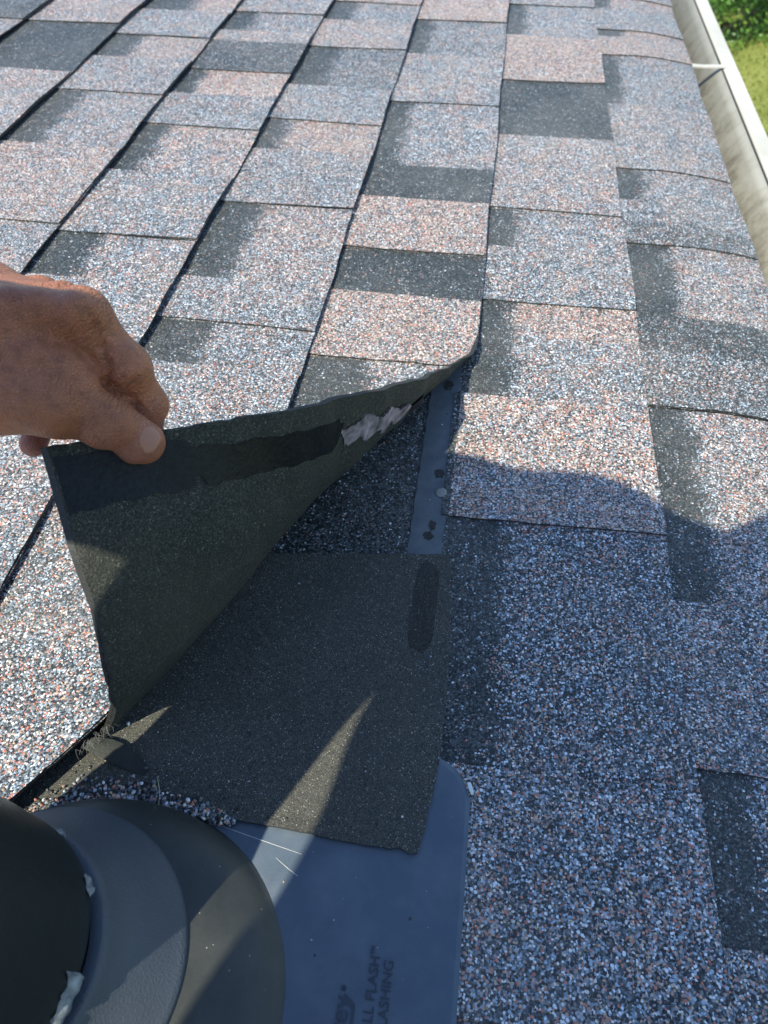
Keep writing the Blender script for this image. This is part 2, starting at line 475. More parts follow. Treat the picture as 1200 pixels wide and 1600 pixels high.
# (kind, y_far, y_near, dark share, pink share, width of the dark shadow band, pink share beside the band)
DATA = {
 5: [('T', 1330, 1197, .06, .50), ('R', 1197, 1014, .92, 0, 143, 0), ('T', 1014, 640, .03, .38), ('R', 640, 520, .1, .1, 40, .1), ('T', 520, 300, .05, .3)],
 6: [('T', 1300, 1183, .75, .0), ('R', 1183, 1040, .15, .1, 20, .2), ('T', 1040, 800, .05, .3)],
 4: [('T', 1520, 1362, .03, .55), ('R', 1362, 1286, 0, .55, 70, .55), ('T', 1286, 1176, .08, .0), ('R', 1176, 1087, .03, .5, 45, .5), ('T', 1087, 970, .08, .12),
     ('R', 970, 817, .10, .14, 42, .14), ('T', 817, 651, .02, .5), ('R', 651, 540, .1, .1, 45, .1), ('T', 540, 380, .05, .3), ('R', 380, 270, .05, .2, 30, .2)],
 3: [('T', 1480, 1316, .06, .2), ('R', 1316, 1230, .1, .12, 40, .12), ('T', 1230, 1186, .05, .45), ('T', 1186, 1076, .74, .05), ('R', 1076, 993, .02, .85, 27, .85),
     ('T', 993, 900, .12, .0), ('R', 900, 777, .05, .4, 32, .4), ('T', 777, 645, .08, .12), ('R', 645, 567, .05, .15, 48, .2), ('T', 567, 260, .04, .22), ('T', 260, 20, .08, .12)],
 2: [('T', 1560, 1405, .03, .75), ('R', 1405, 1315, .12, .05, 40, .05), ('T', 1315, 1200, .05, .4), ('R', 1200, 1055, .36, .05, 50, .05), ('T', 1055, 947, .06, .05),
     ('R', 947, 863, .03, .68, 30, .68), ('T', 863, 736, .10, .15), ('R', 736, 592, .03, .35, 45, .35), ('T', 592, 525, .06, .12), ('R', 525, 465, .08, .1, 52, .1), ('T', 465, 120, .04, .22), ('T', 120, 20, .04, .2)],
 1: [('R', 1600, 1470, .8, 0, 143, 0), ('T', 1470, 1355, .02, .85), ('R', 1355, 1206, .22, .05, 30, .05), ('T', 1206, 1035, .08, .2), ('R', 1035, 858, .05, .0, 30, .0), ('R', 858, 779, .86, 0, 143, 0),
     ('T', 779, 675, .02, .7), ('R', 675, 597, .86, 0, 143, 0), ('T', 597, 500, .02, .72), ('R', 500, 425, .04, .1, 55, .1), ('T', 425, 146, .05, .3)],
 0: [('T', 1620, 1469, .1, .25), ('R', 1469, 1322, .06, .0, 30, .0), ('T', 1322, 1144, .02, .85), ('R', 1144, 965, .88, 0, 143, 0), ('T', 965, 783, .05, .32),
     ('R', 783, 704, .06, .1, 32, .1), ('T', 704, 609, .10, .14), ('R', 609, 558, .03, .8, 30, .8), ('R', 558, 473, .10, .15, 32, .15), ('T', 473, 341, .0, .62),
     ('R', 341, 161, .22, .12, 33, .12), ('T', 161, 42, .05, .2), ('R', 42, -60, .2, .1, 30, .1)],
 -1: [('T', 1700, 1545, .06, .1), ('R', 1545, 1487, .04, .5, 26, .5), ('T', 1487, 1385, .10, .0), ('R', 1385, 1352, .05, .6, 40, .6), ('T', 1352, 1275, .02, .65), ('R', 1275, 1093, .14, .05, 26, .05),
      ('T', 1093, 908, .06, .22), ('R', 908, 832, .06, .1, 30, .1), ('T', 832, 785, .15, .1), ('T', 785, 740, .45, .05), ('R', 740, 612, .03, .32, 45, .32), ('T', 612, 560, .72, .0), ('T', 560, 484, .35, .1), ('R', 484, 292, .04, .42, 34, .42),
      ('T', 292, 180, .08, .15), ('R', 180, 90, .08, .2, 30, .2), ('T', 90, -60, .05, .2)],
}
def fill_course(k):
    segs = list(DATA.get(k, []))
    r = random.Random(100 + k)
    def run(y, y_end, kind):
        out = []
        while y > y_end:
            n = r.uniform(95, 190) if kind == 'T' else r.uniform(60, 150)
            full = r.random() < .25
            if kind == 'T':
                out.append(('T', y, max(y - n, y_end), r.choice([.03, .06, .1, .5]), r.choice([0, .1, .3, .7])))
            else:
                pk = r.choice([.05, .1, .4])
                out.append(('R', y, max(y - n, y_end), .88 if full else r.choice([.04, .1, .3]), pk, 143 if full else r.uniform(25, 50), pk))
            y -= n
            kind = 'R' if kind == 'T' else 'T'
        return out
    if not segs:
        return run(Y_FAR, Y_NEAR, 'T')
    top = run(Y_FAR, segs[0][1], 'T')
    bot = run(segs[-1][2], Y_NEAR, 'T' if segs[-1][0] == 'R' else 'R') if k != 1 else []
    if k == 1:                                   # below the lifted corner the course starts again beyond the pipe flashing
        bot = run(-190, Y_NEAR, 'T')
    return top + segs + bot

def shade(segs, x, y, xl):
    """dark and pink shares of a point of a course; xl = the line of the next butt up the slope"""
    dk = np.zeros_like(x); pk = np.full_like(x, .15)
    for s in segs:
        w = (y <= s[1]) & (y >= s[2])
        if not w.any():
            continue
        d = np.full_like(x, s[3]); p = np.full_like(x, s[4])
        if s[0] == 'R':
            band = s[5]
            wob = 4.0 * np.sin(y * .11 + s[1])
            bd = 1.0 - smooth01((x - xl - band + 9 + wob) / 20.0)
            d = np.maximum(d, bd * .93)
            p = np.where(bd > .5, 0.0, s[6])
        dk[w] = d[w]; pk[w] = p[w]
    head_lap = x < xl - 9
    dk[head_lap] = np.maximum(dk[head_lap], .93); pk[head_lap] = .05  # head lap's dark granules, deepened for the shade under the lifted shingle
    return dk, pk

# ------------------------------------------------------------------ the lifted corner: how the flat shingle maps to the raised one
FOLD = np.array([(-332.6, 144.6), (-320.8, 169.7), (-290.6, 221.9), (-261.6, 289.6), (-231.9, 344.1), (-191.1, 433.1), (-164.7, 485.2), (-143.0, 552)])
BUTT = np.array([(-349, 217.5, 157), (-314.6, 236.7, 153), (-289, 253.7, 148), (-262.9, 275.8, 139), (-243.3, 294.3, 130), (-218, 330, 112), (-199.8, 363.2, 93), (-184.9, 400.7, 72), (-174.9, 435.6, 50), (-159, 481.3, 25), (-148.5, 515.7, 8), (-143, 552, 0)])
NEAR = np.array([(-335.5, 143.5, 0), (-327, 148, 18), (-318.5, 149, 42), (-317.5, 156, 70), (-320, 169, 101), (-329, 183, 124), (-341, 203, 142), (-349, 217.5, 157)])
YT, YB = 552.0, 146.0
def resample(P):
    d = np.r_[0, np.cumsum(np.linalg.norm(np.diff(P, axis=0), axis=1))]
    return d / d[-1], P
fold_s, _ = resample(FOLD)
butt_s, _ = resample(BUTT)
def curve(s, S_, P):
    return np.stack([np.interp(s, S_, P[:, i]) for i in range(P.shape[1])], -1)
def smooth_curve(s, S_, P):
    acc = 0
    for o, w in ((-.06, .15), (-.03, .22), (0, .26), (.03, .22), (.06, .15)):
        acc = acc + w * curve(np.clip(s + o * np.minimum(1, 4 * np.minimum(s, 1 - s)), 0, 1), S_, P)
    return acc

def lift(P):
    """P (n,3) flat roof positions -> raised positions. z is measured from the course's own surface."""
    P = np.asarray(P, float).copy()
    x, y, z = P[:, 0].copy(), P[:, 1].copy(), P[:, 2].copy()
    m = y < YT
    if not m.any():
        return P
    s = np.clip((y[m] - YB) / (YT - YB), -.05, 1)
    F = smooth_curve(s, fold_s, FOLD)
    G = smooth_curve(s, butt_s, BUTT)
    amp = np.clip((1 - s) / .12, 0, 1)           # dies out where the tear of shadow begins
    xs = F[:, 0] - 34 * amp                       # bend starts here
    u = (x[m] - xs) / (-143.0 - xs)
    # surface of the flat part
    zs = 1.5 + SL * (x[m] + 286) / 143.0 + 2.0
    ub = np.clip(u, 0, 1.0)[:, None]
    p0 = np.stack([xs, y[m], 1.5 + SL * (xs + 286) / 143 + 2.0], -1)
    p1 = np.stack([F[:, 0] + 7 * amp + (-143 - F[:, 0]) * (1 - amp) * .5, F[:, 1] * .6 + y[m] * .4, np.full(len(s), 4.0)], -1)
    G2 = G.copy(); G2[:, 2] = np.maximum(G2[:, 2], 0) + 8.0 * (1 - amp) + 3
    Bz = (1 - ub) ** 2 * p0 + 2 * ub * (1 - ub) * p1 + ub ** 2 * G2
    # the free end of the mat bows in its own curve; the rest follows more and more loosely
    ne_s, _ = resample(NEAR)
    q0 = np.array([-366., YB, .5]); q1 = np.array([-325.6, YB, 4.0]); q2 = NEAR[-1]
    un_ = ub[:, 0]
    bz0 = ((1 - un_) ** 2)[:, None] * q0 + (2 * un_ * (1 - un_))[:, None] * q1 + (un_ ** 2)[:, None] * q2
    uu = np.clip((un_ - .17) / .83, 0, 1)
    tgt = curve(uu, ne_s, NEAR) + np.where(un_ < .17, (un_ - .17) / .17, 0)[:, None] * np.array([31., 0, .5])
    wgt = (1 - smooth01(s / .55))[:, None]
    Bz = Bz + (tgt - bz0) * wgt
    tang = 2 * (1 - ub) * (p1 - p0) + 2 * ub * (G2 - p1)
    tx = tang / np.maximum(np.linalg.norm(tang, axis=1, keepdims=True), 1e-6)
    nrm = np.stack([-tx[:, 2], np.zeros(len(s)), tx[:, 0]], -1)
    nl = np.linalg.norm(nrm, axis=1, keepdims=True)
    nrm = np.where(nl > .2, nrm / np.maximum(nl, 1e-6), np.array([[-1., 0, 0]]))
    # a loose ripple of the heavy mat
    rip = (1.6 * np.sin(s * 17 + 1.0) + 1.1 * np.sin(s * 41 + ub[:, 0] * 5) + .6 * np.sin(s * 90 + ub[:, 0] * 19)) * ub[:, 0] * amp * np.clip(s * 8 + .35, 0, 1)
    bent = Bz + nrm * (z[m] - zs + rip)[:, None]
    flat = np.stack([x[m], y[m], z[m]], -1)
    w = np.clip((YT - y[m]) / 25.0, 0, 1)[:, None] * (u > 0)[:, None]
    P[m] = flat * (1 - w) + bent * w
    return P

# course 2 is cut on the skew round the vent pipe and bent up a little by the lifted shingle
CUT_Y = np.array([-200, -60, 40, 101, 146, 217.5, 262, 9999.])
CUT_X = np.array([-400, -400, -392, -359.5, -331.5, -299, -286, -286.])
CUTLIFT = np.array([2, 5, 8, 11, 10, 5, 0, 0.])
def right_edge(k, y):
    if k == 2:
        return np.interp(y, CUT_Y, CUT_X)
    return np.full_like(y, -EXPO * k)

def droop(x):
    return -10.5 * np.clip((x - 52) / 88.0, 0, 1.4) ** 1.7

def base_top(k, x):
    u = (x + EXPO * (k + 1)) / EXPO
    return 1.5 + SL * u

def warp_z(k, x, y):
    """old shingles lie a little wavy, most at the butt"""
    u = np.clip((x + EXPO * (k + 1)) / EXPO, 0, 1)
    return u * u * (0.9 * np.sin(y * .013 + k * 2.1) + 0.6 * np.sin(y * .041 + k * 5.3) + 0.5)

def slab(k, x0, x1, y0, y1, zoff, thick, segs, xs, ys, dst=None, back=False, jag=0.0, name='tab', rim=0.8):
    """a sheet of one course between x0..x1 and y0..y1, its top zoff above the course plane"""
    _xl = -EXPO * (k + 1)
    xs = np.array(sorted(set([x0] + [a for a in list(xs) + [_xl - 9.5, _xl - 8.5] if x0 + .8 < a < x1 - .8] + [x1])), float)
    ys = np.array(sorted(set([y0] + [a for a in ys if y0 + 1.5 < a < y1 - 1.5] + [y1])), float)
    nx, ny = len(xs), len(ys)
    X, Y = np.meshgrid(xs, ys, indexing='ij')
    sh = np.zeros(X.shape + (2,))
    dk, pk = shade(segs, X.ravel(), np.clip(Y.ravel(), y0 + .4, y1 - .4), -EXPO * (k + 1))
    edge = right_edge(k, Y)
    xr = -EXPO * k
    if k == 2:
        X2 = np.where(X > -EXPO * (k + 1), -EXPO * (k + 1) + (X + EXPO * (k + 1)) * (edge + EXPO * (k + 1)) / EXPO, X)
    else:
        X2 = X.copy()
    X2[-1, :] += 0.9 * np.sin(Y[-1, :] * .021 + k) + np.array([rnd.uniform(-jag, jag) for _ in range(ny)])
    Yv = Y.copy()
    Yv[:, 0] += np.array([rnd.uniform(-jag, jag) for _ in range(nx)]) + 1.4 * np.sin(xs * .02 + y0)
    Yv[:, -1] += np.array([rnd.uniform(-jag, jag) for _ in range(nx)])
    Z = base_top(k, X2) + zoff + warp_z(k, X2, Yv)
    if k == -1:
        Z = Z + droop(X2)
    if k == 2:
        cz = np.interp(Y, CUT_Y, CUTLIFT)
        Z = Z + cz * np.clip(1 - (edge - X2) / 85.0, 0, 1) ** 1.6
    top = np.stack([X2.ravel(), Yv.ravel(), Z.ravel()], -1)
    bot = top - np.array([0, 0, thick])
    P = np.vstack([top, bot])
    restp = np.vstack([np.stack([X2.ravel(), Yv.ravel(), np.full(X2.size, k * 7.0)], -1), np.stack([X2.ravel(), Yv.ravel(), np.full(X2.size, k * 7.0 - thick)], -1)])
    if dst is not None:
        P = dst(P)
    n = nx * ny
    idx = np.arange(n).reshape(nx, ny)
    a, b_, c, d = idx[:-1, :-1].ravel(), idx[1:, :-1].ravel(), idx[1:, 1:].ravel(), idx[:-1, 1:].ravel()
    faces = np.stack([a, b_, c, d], -1).tolist()
    mi = [0] * len(faces)
    if back:
        f2 = (np.stack([a, d, c, b_], -1) + n).tolist()
        faces += f2; mi += [2] * len(f2)
    per = list(idx[:, 0]) + list(idx[-1, 1:]) + list(idx[-2::-1, -1]) + list(idx[0, -2:0:-1])
    for i in range(len(per)):
        p, q = int(per[i]), int(per[(i + 1) % len(per)])
        faces.append([q, p, p + n, q + n]); mi.append(1)
    dk2 = np.r_[dk, dk]; pk2 = np.r_[pk, pk]
    return mesh(name, P, faces, [M['granule'], M['edge'], M['back']], mi, restp, dk2, pk2)

# deck under the courses
def boards():
    v, f = [], []
    x0, x1 = -1470.0, 128.0
    zz = -9.0
    def P(x, z): return (x, Y_NEAR, z), (x, Y_FAR, z)
    pts = [(x0, zz), (x1, zz), (x1, zz - 12), (x0, zz - 12)]
    for (x, z) in pts:
        a, b = P(x, z); v.extend([a, b])
    for i in range(4):
        j = (i + 1) % 4
        f.append([2 * i, 2 * i + 1, 2 * j + 1, 2 * j])
    f.append([0, 2, 4, 6]); f.append([7, 5, 3, 1])
    return mesh('roof', v, f, M['wood'])
roof = link('roof', boards(), None, (0, 0, 0), None, None, 'structure')

BREAKS = {0: [1469, 609, -300], 1: [1355, 675], 2: [1405, 736], 3: [1316, 645], 4: [1176, 651 - 400], 5: [1197, 300], 6: [1183, 100], -1: [1385, 484, -440]}
lifted = None
shingle_c0 = None
for k in range(NK0, NK1 + 1):
    segs = fill_course(k)
    xl, xr = -EXPO * (k + 1), -EXPO * k
    near = k <= 5
    cuts = sorted(set([Y_FAR, Y_NEAR] + BREAKS.get(k, [1400 - 37 * k, 400 - 37 * k, -600 - 37 * k])), reverse=True)
    if k == 1:
        cuts = [Y_FAR, 1355, 675, 146, -190, Y_NEAR]
    if k == 2:
        cuts = [Y_FAR, 1405, 736, -110, -430, Y_NEAR]
    fine = k <= 6
    for yi in range(len(cuts) - 1):
        y1, y0 = cuts[yi], cuts[yi + 1]
        if k == 1 and y1 == 146:
            continue                               # cut away round the pipe flashing
        if k == 2 and y1 == -110:
            continue
        if k == 1 and y0 == 675:
            pass
        is_lift = (k == 1 and y0 == 146)
        dst = lift if is_lift else None
        # grid lines
        xs = [xl, xl + 8, xl + 18, xl + 24, xl + 30, xl + 36, xl + 44, xl + 52, xl + 62, xl + 90, xl + 115] if fine else [xl, xl + 20, xl + 40, xl + 90]
        ys = []
        step = 26.0 if fine else 90.0
        ys += list(np.arange(y0, y1, step))
        for s in segs:
            if y0 < s[1] < y1:
                ys += [s[1] - 1.2, s[1] + 1.2]
        if is_lift:
            ys = list(np.arange(y0, YT + 20, 5.0)) + [a for a in ys if a > YT]
            xs = list(np.arange(xl - 110, xr, 5.0))
        if k == -1:
            xs += [xl + v_ for v_ in (70, 80, 100, 110, 122, 132)]
            xr_ = xr - 6.5 + 2
        xA = xl - (110 if is_lift else (20 if k >= 2 or y1 < 0 else 118))
        if k == 0:
            xA = xl - 143
        if k == -1:
            xA = xl - 20
        xB = xr if k != -1 else 138.5
        me = slab(k, xA, xB, y0 + .35, y1 - .35, 0.0, 1.9, segs, xs, ys, dst, True, 0.5 if fine else 0.0, 'shingle')
        so = link('shingle', me, roof)
        if is_lift:
            lifted = so
            so['label'] = 'lifted shingle bent up by the hand, its black back showing'
        if k == 0 and y0 == -300:
            shingle_c0 = so
        # tabs: the upper lamina
        runs = []
        for s in segs:
            if s[0] != 'T':
                continue
            if runs and abs(runs[-1][0] - s[1]) < .1:
                runs[-1][0] = s[2]
            else:
                runs.append([s[2], s[1]])
        for (t0, t1) in runs:
            a0, a1 = max(t0, y0 + .4), min(t1, y1 - .4)
            if a1 - a0 < 12:
                continue
            yy = list(np.arange(a0, a1, 20.0 if fine else 60.0))
            for s in segs:
                if a0 < s[1] < a1:
                    yy += [s[1] - 2.5, s[1] + 2.5]
            if is_lift:
                yy = list(np.arange(a0, min(a1, YT + 20), 5.0)) + yy
            me = slab(k, xl - (110 if is_lift else 14), xB - .4, a0, a1, 1.6, 1.55, segs, xs, yy, dst, False, 0.55 if fine else 0.0, 'tab')
            link('tab', me, so)

# ------------------------------------------------------------------ what is stuck on the back of the lifted shingle
def patch_poly(outline, nseg=6):
    """fills an outline given as rows (y, x_lo, x_hi) in flat coordinates"""
    rows = outline
    v, f = [], []
    for (y, a, b) in rows:
        for i in range(nseg + 1):
            v.append((a + (b - a) * i / nseg, y))
    for r in range(len(rows) - 1):
        for i in range(nseg):
            p = r * (nseg + 1) + i
            f.append([p, p + 1, p + nseg + 2, p + nseg + 1])
    return v, f

def back_patch(name, rows, mat, proud=0.5, label=None):
    v, f = patch_poly(rows)
    n = len(v)
    V = np.array([(x, y, 1.5 + SL * (x + 286) / 143.0 - 1.9 + 0.3) for x, y in v] + [(x, y, 1.5 + SL * (x + 286) / 143.0 - 1.9 - proud) for x, y in v])
    R_ = V.copy()
    F_ = [list(reversed([i + n for i in q])) for q in f] + [q for q in f]
    me = mesh(name, lift(V), F_, mat, None, R_, smooth=True)
    o = link(name, me, lifted)
    if label: o['label'] = label
    return o

def rows_band(y0, y1, xa, xb, r, jit=2.0, step=4.0, taper=10.0):
    out = []
    n = max(3, int((y1 - y0) / step))
    w1 = r.uniform(0, 6)
    for i in range(n + 1):
        y = y0 + (y1 - y0) * i / n
        e = min(1.0, min(i, n - i) * step / taper)
        e = math.sqrt(max(e, .12))
        mid = (xa + xb) / 2
        hw = (xb - xa) / 2 * e
        a = mid - hw + r.uniform(-jit, jit) * .5 + jit * math.sin(i * .5 + w1)
        b = mid + hw + r.uniform(-jit, jit) * .4 + .7 * jit * math.sin(i * .37 + w1 * 2)
        out.append((y, a, min(b, -144.0)))
    return out
r_ = random.Random(3)
# ------------------------------------------------------------------ on the shingle below: release film strip, sealant spots, a nail
def on_c0(x, z=0.0):
    return base_top(0, x) + z

def strip_mesh(name, rows, zf, mat, thick=.35, nseg=4, zjit=0.0, smooth=False):
    v, f = patch_poly(rows, nseg)
    n = len(v)
    V = [(x, y, zf(x, y)) for x, y in v] + [(x, y, zf(x, y) - thick) for x, y in v]
    F_ = [list(q) for q in f]
    w = nseg + 1
    nr = len(rows)
    per = [i for i in range(w)] + [(r + 1) * w - 1 for r in range(1, nr)] + [(nr - 1) * w + i for i in range(w - 2, -1, -1)] + [r * w for r in range(nr - 2, 0, -1)]
    for i in range(len(per)):
        p, q = per[i], per[(i + 1) % len(per)]
        F_.append([q, p, p + n, q + n])
    return mesh(name, V, F_, mat, smooth=smooth)

film_rows = [(y, -177.2 + .5 * math.sin(y * .3), -154.0 + .5 * math.sin(y * .21 + 1)) for y in np.arange(262, 552, 6.0)]
film = link('release_film', strip_mesh('release_film', film_rows, lambda x, y: on_c0(x, .55) + warp_z(0, np.array([x]), np.array([y]))[0], M['film']), shingle_c0)
def blob(name, cx, cy, rx, ry, zf, mat, parent, seed=0, n=16, thick=.4, label=None, base=None):
    r = random.Random(seed)
    v = [(cx, cy)]
    for i in range(n):
        a = 2 * math.pi * i / n
        k = 1 + r.uniform(-.22, .22)
        v.append((cx + math.cos(a) * rx * k, cy + math.sin(a) * ry * k))
    V = [(x, y, zf(x, y)) for x, y in v] + [(x, y, zf(x, y) - thick) for x, y in v]
    m_ = n + 1
    F_ = [[0, 1 + i, 1 + (i + 1) % n] for i in range(n)] + [[1 + (i + 1) % n, 1 + i, 1 + i + m_, 1 + (i + 1) % n + m_] for i in range(n)]
    o = link(name, mesh(name, V, F_, mat), parent)
    return o
z_film = lambda x, y: on_c0(x, .85) + warp_z(0, np.array([x]), np.array([y]))[0]
for i, (x, y, a, b) in enumerate([(-162, 379.6, 3.4, 4.4), (-162.4, 329, 2.6, 4.5), (-164.5, 320, 3.4, 3.6), (-163.8, 481, 4, 7)]):
    blob('sealant_dot', x, y, a, b, z_film, M['faint_seal'], shingle_c0, 20 + i)

def disc(cx, cy, z0, r, h, n=20, tilt=(0, 0)):
    V, F_ = [], []
    prof = [(0.0, h), (r * .72, h), (r * .96, h * .75), (r, h * .35), (r * .97, 0)]
    V.append((cx, cy, z0 + h))
    for pr, ph in prof[1:]:
        for i in range(n):
            a = 2 * math.pi * i / n
            x, y = math.cos(a) * pr, math.sin(a) * pr
            V.append((cx + x, cy + y, z0 + ph + tilt[0] * x + tilt[1] * y))
    for i in range(n):
        F_.append([0, 1 + i, 1 + (i + 1) % n])
    for r_i in range(3):
        for i in range(n):
            a = 1 + r_i * n + i; b = 1 + r_i * n + (i + 1) % n
            F_.append([a, a + n, b + n, b])
    return V, F_
V, F_ = disc(-159.2, 360.5, on_c0(-159.6, 1.0), 4.3, .7, 24, (.1, .06))
link('nail', mesh('nail', V, F_, M['steel'], smooth=True), shingle_c0)

_rows = []
for i_, y_ in enumerate(np.arange(147.0, 309.0, 2.5)):
    t_ = (y_ - 147) / 162.0
    wide = 1 - smooth01(np.array([(y_ - 196) / 22.0]))[0]
    lo_ = -174.0 - 1.0 * wide + .7 * math.sin(i_ * .9) + r_.uniform(-.4, .4) + (5.5 if 203 < y_ < 209 else 0)
    hi_ = -155.0 + 6.0 * wide + .6 * math.sin(i_ * .7 + 1) + r_.uniform(-.3, .3) - (2.0 if 203 < y_ < 209 else 0)
    if y_ > 303: lo_ += 3; hi_ -= 3
    _rows.append((y_, lo_, hi_))
back_patch('sealant_strip', _rows, M['sealant'], .8)
back_patch('release_residue', rows_band(307, 388, -170.5, -157, r_, 2.6, 1.6, 12.0), M['residue'], .9)
back_patch('sealant_strip', rows_band(393, 424, -170, -158, r_, 1.5), M['sealant'], .6)

# ------------------------------------------------------------------ black sanded sheet over the flashing
def sheet_z(x, y, add=0.0):
    z = base_top(0, x) + 1.7
    k = smooth01(np.array([(196 - y) / 30.0]))[0]
    zp = plate_z(x) + 2.3
    return max(z * (1 - k) + zp * k, z) + .5 * math.sin(x * .06) * math.sin(y * .05) + add
def plate_z(x):
    return 5.6 + SL * (x + 124) / EXPO
xs_ = sorted(set(list(np.linspace(-400, -146, 44))))
def sheet_rows():
    """columns in x, each from the bottom edge to the top edge"""
    v, f = [], []
    ny = 26
    cols = []
    for i, x in enumerate(xs_):
        t = i / (len(xs_) - 1)
        yb = np.interp(x, [-400, -365, -345, -317, -270, -235, -166, -158, -148, -141], [84, 94, 101, 113, 113.5, 112.3, 109.3, 110.5, 108.8, 109.5])
        yb += .35 * math.sin(x * .55) + rnd.uniform(-.4, .4)
        yt = np.interp(x, [-400, -266, -147, -141], [279, 289.4, 305, 305.5]) + rnd.uniform(-.4, .4)
        for j in range(ny + 1):
            y = yb + (yt - yb) * j / ny
            xe = x
            if t > .93:      # right edge bows
                re = np.interp(y, [109, 125, 165, 240, 305], [-149.2, -146.6, -141.8, -142.0, -147.4])
                xe = x + (re - (-146)) * ((t - .93) / .07) + (rnd.uniform(-.35, .35) if t == 1 else 0)
            v.append((xe, y, sheet_z(xe, y) + (1.0 * smooth01(np.array([(yb + 6 - y) / 6]))[0] if j == 0 else 0)))
    n = len(v)
    top = v
    bot = [(x, y, z - 1.6) for x, y, z in v]
    nc = len(xs_)
    w = ny + 1
    for i in range(nc - 1):
        for j in range(ny):
            p = i * w + j
            f.append([p, p + w, p + w + 1, p + 1])
    per = [i * w for i in range(nc)] + [(nc - 1) * w + j for j in range(1, w)] + [i * w + ny for i in range(nc - 2, -1, -1)] + [j for j in range(ny - 1, 0, -1)]
    mi = [0] * len(f)
    for i in range(len(per)):
        p, q = per[i], per[(i + 1) % len(per)]
        f.append([q, p, p + n, q + n]); mi.append(1)
    return top + bot, f, mi
v, f, mi = sheet_rows()
base = np.array([-240., 190, 0])
sheet = link('roofing_sheet', mesh('roofing_sheet', rel(v, base), f, [M['sand'], M['edge']], mi, v), None, base,
             'black sanded sheet lying under the lifted shingle and over the plastic flashing', 'roofing sheet')
def sheet_child(name, cx, cy, rx, ry, seed, mat):
    r = random.Random(seed); n = 18
    vv = [(cx, cy)] + [(cx + math.copysign(abs(math.cos(a)) ** .5, math.cos(a)) * rx * (1 + r.uniform(-.1, .1)), cy + math.copysign(abs(math.sin(a)) ** .5, math.sin(a)) * ry * (1 + r.uniform(-.06, .06))) for a in [2 * math.pi * i / n for i in range(n)]]
    V = [(x, y, sheet_z(x, y, .35)) for x, y in vv]
    link(name, mesh(name, rel(V, base), [[0, 1 + i, 1 + (i + 1) % n] for i in range(n)], mat, None, V), sheet)
for i, (cx, cy, rx, ry) in enumerate([(-161, 262, 7.6, 34)]):
    sheet_child('sealant_print', cx, cy, rx, ry, 50 + i, M['faint_seal'])

# ================================================================== FLASHING AND VENT PIPE
fb = np.array([-290., 30, 0])
flash = empty('pipe_flashing', fb, 'blue grey plastic pipe flashing plate with raised dome, rounded corner and moulded lettering', 'pipe flashing')
def rounded_plate():
    x0, x1, y0, y1, r = -462., -124., -180., 163.5, 27.
    out = []
    for (cx, cy, a0) in ((x1 - r, y1 - r, 0), (x0 + r, y1 - r, 90), (x0 + r, y0 + r, 180), (x1 - r, y0 + r, 270)):
        for i in range(11):
            a = math.radians(a0 + 9 * i)
            out.append((cx + r * math.cos(a), cy + r * math.sin(a)))
    n = len(out)
    z = plate_z
    C = (-290., 30.)
    V, F_ = [], []
    rings = [1.0, .985, .6]
    for q in rings:
        for (x, y) in out:
            X, Y = C[0] + (x - C[0]) * q, C[1] + (y - C[1]) * q
            V.append((X, Y, z(X) - (.9 if q == 1.0 else 0) + .5 * math.sin(Y * .02)))
    V.append((C[0], C[1], z(C[0])))
    for rr in range(2):
        for i in range(n):
            j = (i + 1) % n
            F_.append([rr * n + j, rr * n + i, (rr + 1) * n + i, (rr + 1) * n + j][::-1])
    for i in range(n):
        F_.append([2 * n + i, 2 * n + (i + 1) % n, 3 * n])
    b0 = len(V)
    for (x, y) in out:
        V.append((x, y, z(x) - 2.2))
    for i in range(n):
        j = (i + 1) % n
        F_.append([j, i, b0 + i, b0 + j])
    return V, F_
V, F_ = rounded_plate()
link('base_plate', mesh('base_plate', rel(V, fb), F_, M['plastic'], None, V), flash)
UP = np.array([-math.sin(PITCH), 0, math.cos(PITCH)])
E1 = np.array([math.cos(PITCH), 0, math.sin(PITCH)])
AX0 = np.array([-290., 30., 0.])
def ring(h, r, c=(0, 0), n=96, roofplane=False):
    out = []
    for i in range(n):
        a = 2 * math.pi * i / n
        if roofplane:
            x = AX0[0] + c[0] + r * math.cos(a); y = AX0[1] + c[1] + r * math.sin(a)
            out.append((x, y, plate_z(x) + h))
        else:
            p = AX0 + UP * h + E1 * (c[0] + r * math.cos(a)) + np.array([0, c[1] + r * math.sin(a), 0])
            out.append(tuple(p))
    return np.array(out)
def lathe(name, rings, mat, parent, pbase, cap=False):
    n = len(rings[0])
    V = np.vstack(rings)
    F_ = []
    for r in range(len(rings) - 1):
        for i in range(n):
            j = (i + 1) % n
            F_.append([r * n + i, r * n + j, (r + 1) * n + j, (r + 1) * n + i])
    if cap:
        F_.append([(len(rings) - 1) * n + i for i in range(n)])
    return link(name, mesh(name, rel(V, pbase), F_, mat, None, V, smooth=True), parent)
def rring(cx, cy, z, r, n=96):
    out = []
    for i in range(n):
        a = 2 * math.pi * i / n
        x = cx + r * math.cos(a); y = cy + r * math.sin(a)
        out.append((x, y, z if z > 12 else max(z, plate_z(x) + z)))
    return np.array(out)
A = rring(-288, 29, .3, 85.5)
Bq = rring(-313, 35, 24, 65)
rings = [rring(-288, 29, -.5, 87.5), A]
for t in (.12, .3, .5, .7, .86, .96):
    bulge = 4.0 * math.sin(math.pi * t)
    mid = A * (1 - t) + Bq * t
    cen = mid.mean(axis=0)
    dvec = mid - cen
    dvec[:, 2] = 0
    dvec /= np.linalg.norm(dvec, axis=1, keepdims=True)
    dvec[:, 2] = .6
    rings.append(mid + dvec * bulge)
rings.append(Bq)
lathe('dome', rings, M['dome'], flash, fb)
